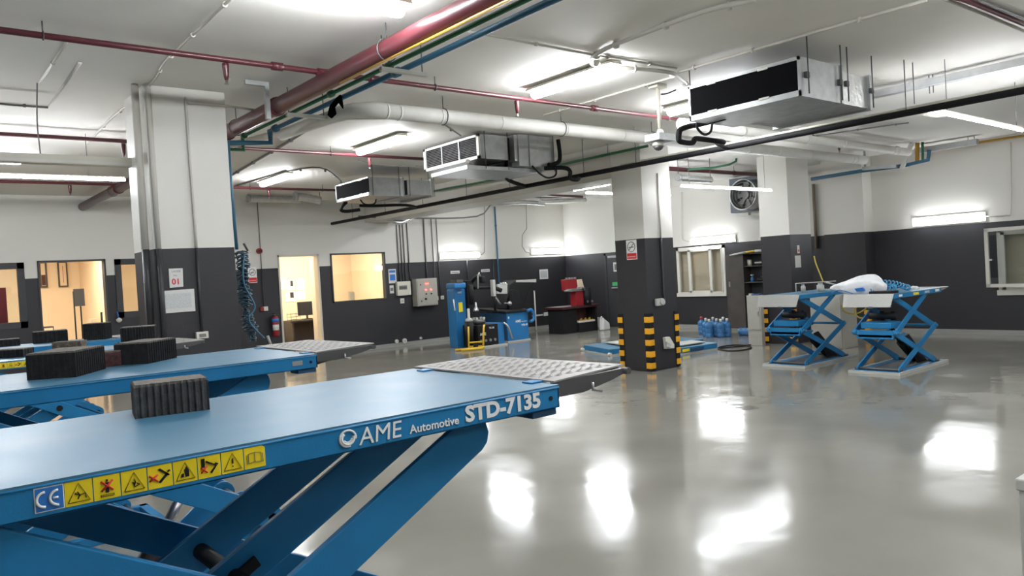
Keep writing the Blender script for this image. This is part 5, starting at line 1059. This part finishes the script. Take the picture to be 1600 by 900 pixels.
# ------------------------------------------------------------------ back wall fittings
def wallbox(name,x0,x1,z0,z1,d,m,label,cat,group=None,bev=.006):
    t=thing(name,((x0+x1)/2,Y1,z0),label,cat,group); B(x0,x1,Y1-d,Y1,z0,z1).build('box_body',m,t,bevel=bev); return t
t=wallbox('control_cabinet',10.02,10.62,.93,1.60,.22,CABG,'beige electrical control cabinet with glowing red indicators','cabinet')
B(10.04,10.60,Y1-.235,Y1-.22,.95,1.58).build('door',CABG,t,bevel=.004)
for x,z in ((10.28,1.47),(10.33,1.47),(10.27,1.32),(10.42,1.32)): MB().tube([(x,Y1-.235,z),(x,Y1-.255,z)],.016,10).build('red_indicator',LEDR,t)
for x,z in ((10.27,1.22),(10.42,1.22)): MB().tube([(x,Y1-.235,z),(x,Y1-.26,z)],.016,10).build('push_button',BLK,t)
MB().tube([(10.25,Y1-.235,1.1),(10.25,Y1-.265,1.1)],.024,12).build('rotary_switch',BLK,t)
for z in (1.05,1.45): B(10.12,10.14,Y1-.24,Y1-.235,z-.02,z+.02).build('lock',BLK,t)
t=wallbox('distribution_board',9.56,9.94,1.22,1.56,.09,CREAM,'small cream distribution board left of the control cabinet','box')
B(9.61,9.83,Y1-.095,Y1-.09,1.36,1.46).build('breaker_window',CONDG,t)
for k in range(6): B(9.62+.033*k,9.645+.033*k,Y1-.1,Y1-.095,1.385,1.43).build('breaker',DSTEEL,t)
t=wallbox('wall_socket',9.66,9.77,1.03,1.15,.03,WPVC,'white socket plate below the distribution board','socket'); B(9.68,9.75,Y1-.034,Y1-.03,1.06,1.12).build('cover',LGREY,t)
t=wallbox('wall_socket',10.66,10.76,1.04,1.14,.04,WPVC,'left one of two white sockets right of the control cabinet','socket'); B(10.68,10.74,Y1-.045,Y1-.04,1.06,1.12).build('cover',LGREY,t)
t=wallbox('wall_socket',10.84,10.93,1.05,1.14,.04,WPVC,'right one of two white sockets right of the control cabinet','socket'); B(10.86,10.91,Y1-.045,Y1-.04,1.07,1.12).build('cover',LGREY,t)
def poster(x0,x1,z0,z1,label,lines,m=PAPER,name='wall_notice',cat='notice',grp=None):
    t=thing(name,((x0+x1)/2,Y1,z0),label,cat,grp); B(x0,x1,Y1-.004,Y1,z0,z1).build('sheet',m,t)
    for (a,b,c,d,mm) in lines: B(x0+(x1-x0)*a,x0+(x1-x0)*b,Y1-.006,Y1-.004,z0+(z1-z0)*c,z0+(z1-z0)*d).build('print',mm,t)
    return t
poster(9.39,9.6,1.53,1.87,'blue and white safety poster right of the office window',[(.1,.9,.75,.92,PBLU),(.15,.85,.2,.62,PBLU)])
poster(9.40,9.51,1.29,1.48,'small grey card below the blue safety poster',[(.15,.85,.3,.7,CONDG)])
poster(11.20,11.48,1.68,1.75,'narrow white label above the tyre changer',[(.1,.9,.3,.6,CONDG)],cat='label')
poster(12.18,12.46,1.68,1.75,'narrow white label above the wheel balancer',[(.1,.9,.3,.6,CONDG)],cat='label')
poster(14.22,14.54,1.39,1.66,'square white sheet on the wall left of the brake lathe',[(.12,.88,.15,.85,mat('grey_print',(.42,.43,.45),.6))])
t=thing('wall_cutout_plate',(14.1,15.98,.38),'pale rough strip low on the wall behind the wheel balancer','plate')
B(13.85,14.25,15.98,16,.37,.41).build('strip',PAPER,t); B(14.28,14.52,15.975,16,.35,.45).build('torn_patch',PAPER,t,bevel=.01)
t=thing('fire_bell',(6.26,15.9,2.35),'round red fire bell above the extinguisher','alarm')
MB().tube([(6.26,16,2.39),(6.26,15.93,2.39)],.06,18).build('bell_base',REDB,t); MB().tube([(6.26,15.93,2.39),(6.26,15.9,2.39)],.035,14).build('bell_cap',MAROON,t)
t=thing('call_point',(6.28,15.9,1.12),'red and white fire call point by the extinguisher','alarm')
B(6.2,6.28,15.94,16,1.11,1.19).build('red_box',REDB,t); B(6.27,6.36,15.93,16,1.11,1.20).build('white_box',WPVC,t,bevel=.005)
t=thing('fire_extinguisher',(6.48,15.9,.55),'red fire extinguisher hung left of the narrow office doorway','extinguisher')
MB().lathe((6.48,15.9,.55),[(.06,0),(.075,.02),(.075,.36),(.055,.42),(.02,.44)],18).build('cylinder',REDB,t)
MB().lathe((6.48,15.9,.98),[(.02,0),(.02,.05)],10).build('valve',DSTEEL,t); B(6.42,6.5,15.88,15.9,1.03,1.05).build('handle',BLK,t)
MB().tube(bez([(6.46,15.86,1.0),(6.38,15.85,.95),(6.385,15.84,.75),(6.39,15.84,.62)]),.011,8).build('hose',BLK,t)
mb=MB(); mb.tube([(6.48,15.9,.86),(6.48,15.9,.93)],.0765,18); mb.build('blue_label',PBLU,t); MB().tube([(6.48,15.9,.68),(6.48,15.9,.8)],.0765,18).build('white_label',PAPER,t)
def vcond(x,z0,z1,r,label,m1=CONDG,m2=CONDD,y=15.98):
    t=thing('wall_conduit',(x,y,z0),label,'conduit','vertical conduits on the back wall')
    if z1>2.01: MB().tube([(x,y,max(2.01,z0)),(x,y,z1)],r,8).build('upper_run',m1,t)
    if z0<2.01: MB().tube([(x,y,z0),(x,y,2.01)],r,8).build('lower_run',m2,t)
vcond(6.29,1.2,3.45,.01,'thin conduit feeding the fire bell and call point')
for i,(x,z0) in enumerate(((9.68,1.56),(9.77,1.56),(9.85,1.56),(9.97,1.56))): vcond(x,z0,3.05,.014,'conduit %s dropping to the distribution board'%('first','second','third','fourth')[i] if False else ['leftmost conduit dropping to the distribution board','second conduit from the left dropping to the distribution board','third conduit from the left dropping to the distribution board','conduit between the distribution board and the control cabinet'][i])
for i,(x,z0) in enumerate(((10.46,1.6),(10.69,1.14),(10.84,1.14))): vcond(x,z0,3.1,.02 if i==0 else .012,['thick conduit dropping to the control cabinet','thin conduit dropping to the left small socket','thin conduit dropping to the right small socket'][i],CONDG)
vcond(11.72,1.5,2.01,.014,'dark conduit behind the black tyre changer tower')
vcond(12.58,1.0,2.01,.014,'dark conduit left of the blue wall riser')
t=conduit([(12.389,15.96,3.447),(12.307,15.96,2.351),(12.251,15.96,2.167),(12.101,15.96,2.138)],'thin grey conduit curling down to the left wall light',.008,CONDG,False,name='wall_conduit',group='vertical conduits on the back wall')
t=conduit([(13.859,15.96,3.73),(13.811,15.96,2.812),(13.634,15.96,2.62),(13.612,15.96,2.322),(13.738,15.96,2.16),(13.901,15.96,2.156)],'thin crooked conduit feeding the wall light near the corner',.008,CONDG,False,name='wall_conduit',group='vertical conduits on the back wall',smooth=False)
t=conduit([(15.2,11.715,3.342),(15.2,11.783,2.33),(15.2,11.698,2.152),(15.2,11.471,2.12)],'pale conduit dropping to the wall light above the white window',.01,COND,False,name='wall_conduit',group='conduits on the right wall')
t=conduit([(15.2,4.659,3.364),(15.2,4.696,2.227),(15.2,4.779,2.112),(15.2,5.089,2.119)],'pale conduit feeding the wall light left of the open window',.01,COND,False,name='wall_conduit',group='conduits on the right wall')
for x,z,r,l in ((9.49,.13,.045,'round white floor-level wall cap, the left one'),(9.71,.12,.06,'round white floor-level wall cap, the larger one'),(10.18,.14,.03,'tiny round white wall cap right of the other two')):
    t=thing('blanking_plate',(x,15.97,z-r),l,'cap','round caps low on the back wall'); MB().tube([(x,16,z),(x,15.96,z)],r,14).build('cap_disc',WPVC,t); MB().tube([(x,15.96,z),(x,15.95,z)],r*.4,10).build('centre_plug',LGREY,t)
# hose bunch by near column
t=thing('air_hose_bunch',(2.8,8.0,1.1),'tangled dark blue spiral air hose hanging beside the near column','hose')
q=[(2.884,8,3.14),(2.884,8,2.62),(2.898,8,2.017)]
MB().tube([(2.76,8.12,3.13),(q[0][0],8.0,q[0][2]),(q[1][0],8.0,q[1][2]),(q[2][0],8.0,q[2][2])],.017,10).build('blue_drop_pipe',BPIPE,t)
MB().tube([(q[0][0]-.03,8.0,q[0][2]),(q[1][0]-.035,8.0,q[1][2]),(q[2][0]-.03,8.0,q[2][2])],.005,6).build('thin_cord',YHOSE,t)
hx,hz=q[2][0],q[2][2]; pts=[]; N=900
for i in range(N):
    f=i/N; a=i*.42; r=.045+.02*math.sin(i*.05)+.012*math.sin(i*.13); zz=hz-.02-(.95*abs(((f*2.6)%2)-1)*(-1)+.95)*1.0
    pts.append(V(hx+.03+.06*(hz-zz)+r*math.cos(a)+.02*math.sin(f*19),8.0+r*math.sin(a),zz+.01*math.sin(a*2)))
MB().tube(pts,.008,5).build('hose_coil',mat('dark_blue_hose',(.008,.045,.075),.5),t)
MB().tube(bez([(hx+.05,7.93,hz-.05),(hx+.02,7.92,hz-.35),(hx+.12,7.92,hz-.6),(hx+.05,7.92,hz-.75),(hx+.2,7.92,hz-.95)]),.010,8).build('hose_loop',BPIPE,t)
for k in range(1): MB().tube([(hx+.05+.05*k,7.93,hz+.06-.03*k),(hx+.09+.05*k,7.93,hz-.02-.03*k)],.012,8).build('hose_fitting',DSTEEL,t)
MB().tube([(hx+.25,7.95,hz-.93),(hx+.28,7.95,hz-1.03)],.014,8).build('air_nozzle',LGREY,t)
t=thing('hung_keys',(3.65,15.9,1.1),'small pale item hanging under the office window left of the near column','tag')
q=[(3.43,15.94,1.313),(3.454,15.94,1.177)]; MB().tube([q[0],q[1]],.012,8).build('strap',PBLU,t); MB().lathe((q[1][0],15.94,q[1][2]-.07),[(.02,0),(.05,.03),(.05,.06),(.01,.09)],12).build('round_tag',WPVC,t)
# ------------------------------------------------------------------ ducting along the back wall ceiling
def foil(pts,r,label,m=FOIL):
    pts=[(p[0],p[1],min(p[2],3.48-r)) for p in pts]; t=thing('flexible_duct',pts[0],label,'duct','foil ducts by the back wall')
    P=bez(pts,8); MB().tube(P,[r*(1+.06*math.sin(i*2.1)) for i in range(len(P))],12).build('duct_hose',m,t); MB().tube([Vector(pts[0])-V(.03,0,0),Vector(pts[0])+V(.03,0,0)],r*1.1,12).build('collar',GALV,t)
    for p in (pts[0],pts[-1]): MB().tube([p,(p[0],p[1],HC)],.006,6).build('hanger_rod',DSTEEL,t)
foil([(5.807,15.2,3.442),(6.365,15.2,3.426),(6.927,15.2,3.489)],.07,'foil duct at the wall top above the fire bell')
foil([(6.546,14.6,3.426),(6.789,14.6,3.378),(7.066,14.6,3.331)],.08,'short bright foil duct end above the narrow doorway')
foil([(9.113,15.4,3.038),(9.431,15.4,2.934),(9.882,15.4,3.099),(10.209,15.4,3.116)],.05,'crumpled foil bundle where the conduits leave the ceiling')
foil([(11.749,15,3.401),(12.324,15,3.393),(12.97,15,3.451),(13.634,15,3.394)],.06,'foil duct above the blue wall riser')
foil([(12.803,14.2,3.345),(13.575,14.2,3.389),(14.387,14.2,3.418)],.05,'thin foil duct toward the room corner')
foil([(10.961,8.5,3.122),(11.325,8.5,3.112),(11.895,8.5,3.108)],.06,'foil duct seen right of the middle column')
conduit([(8.412,15.5,3.09),(9.763,15.5,3.048),(11.764,15.5,3.098),(12.414,15.5,3.465),(14.1,15.5,3.594)],'grey cable run dipping below the beam along the back wall',.02,CONDG,False,name='cable_run',group='cable runs near the back ceiling')
conduit([(10.939,14.5,3.396),(12.13,14.5,3.51),(13.413,14.5,3.485),(14.461,14.5,3.589)],'dark cable run just above the foil ducts',.02,CONDG,False,name='cable_run',group='cable runs near the back ceiling')
t=thing('maroon_back_main',(4,13.9,3.3),'maroon pipe near the back ceiling beyond the beam','pipe')
MB().tube([(12.491,14,3.522),(13.174,14,3.488),(14.073,14,3.457)],.03,10).build('pipe_run',RED,t)
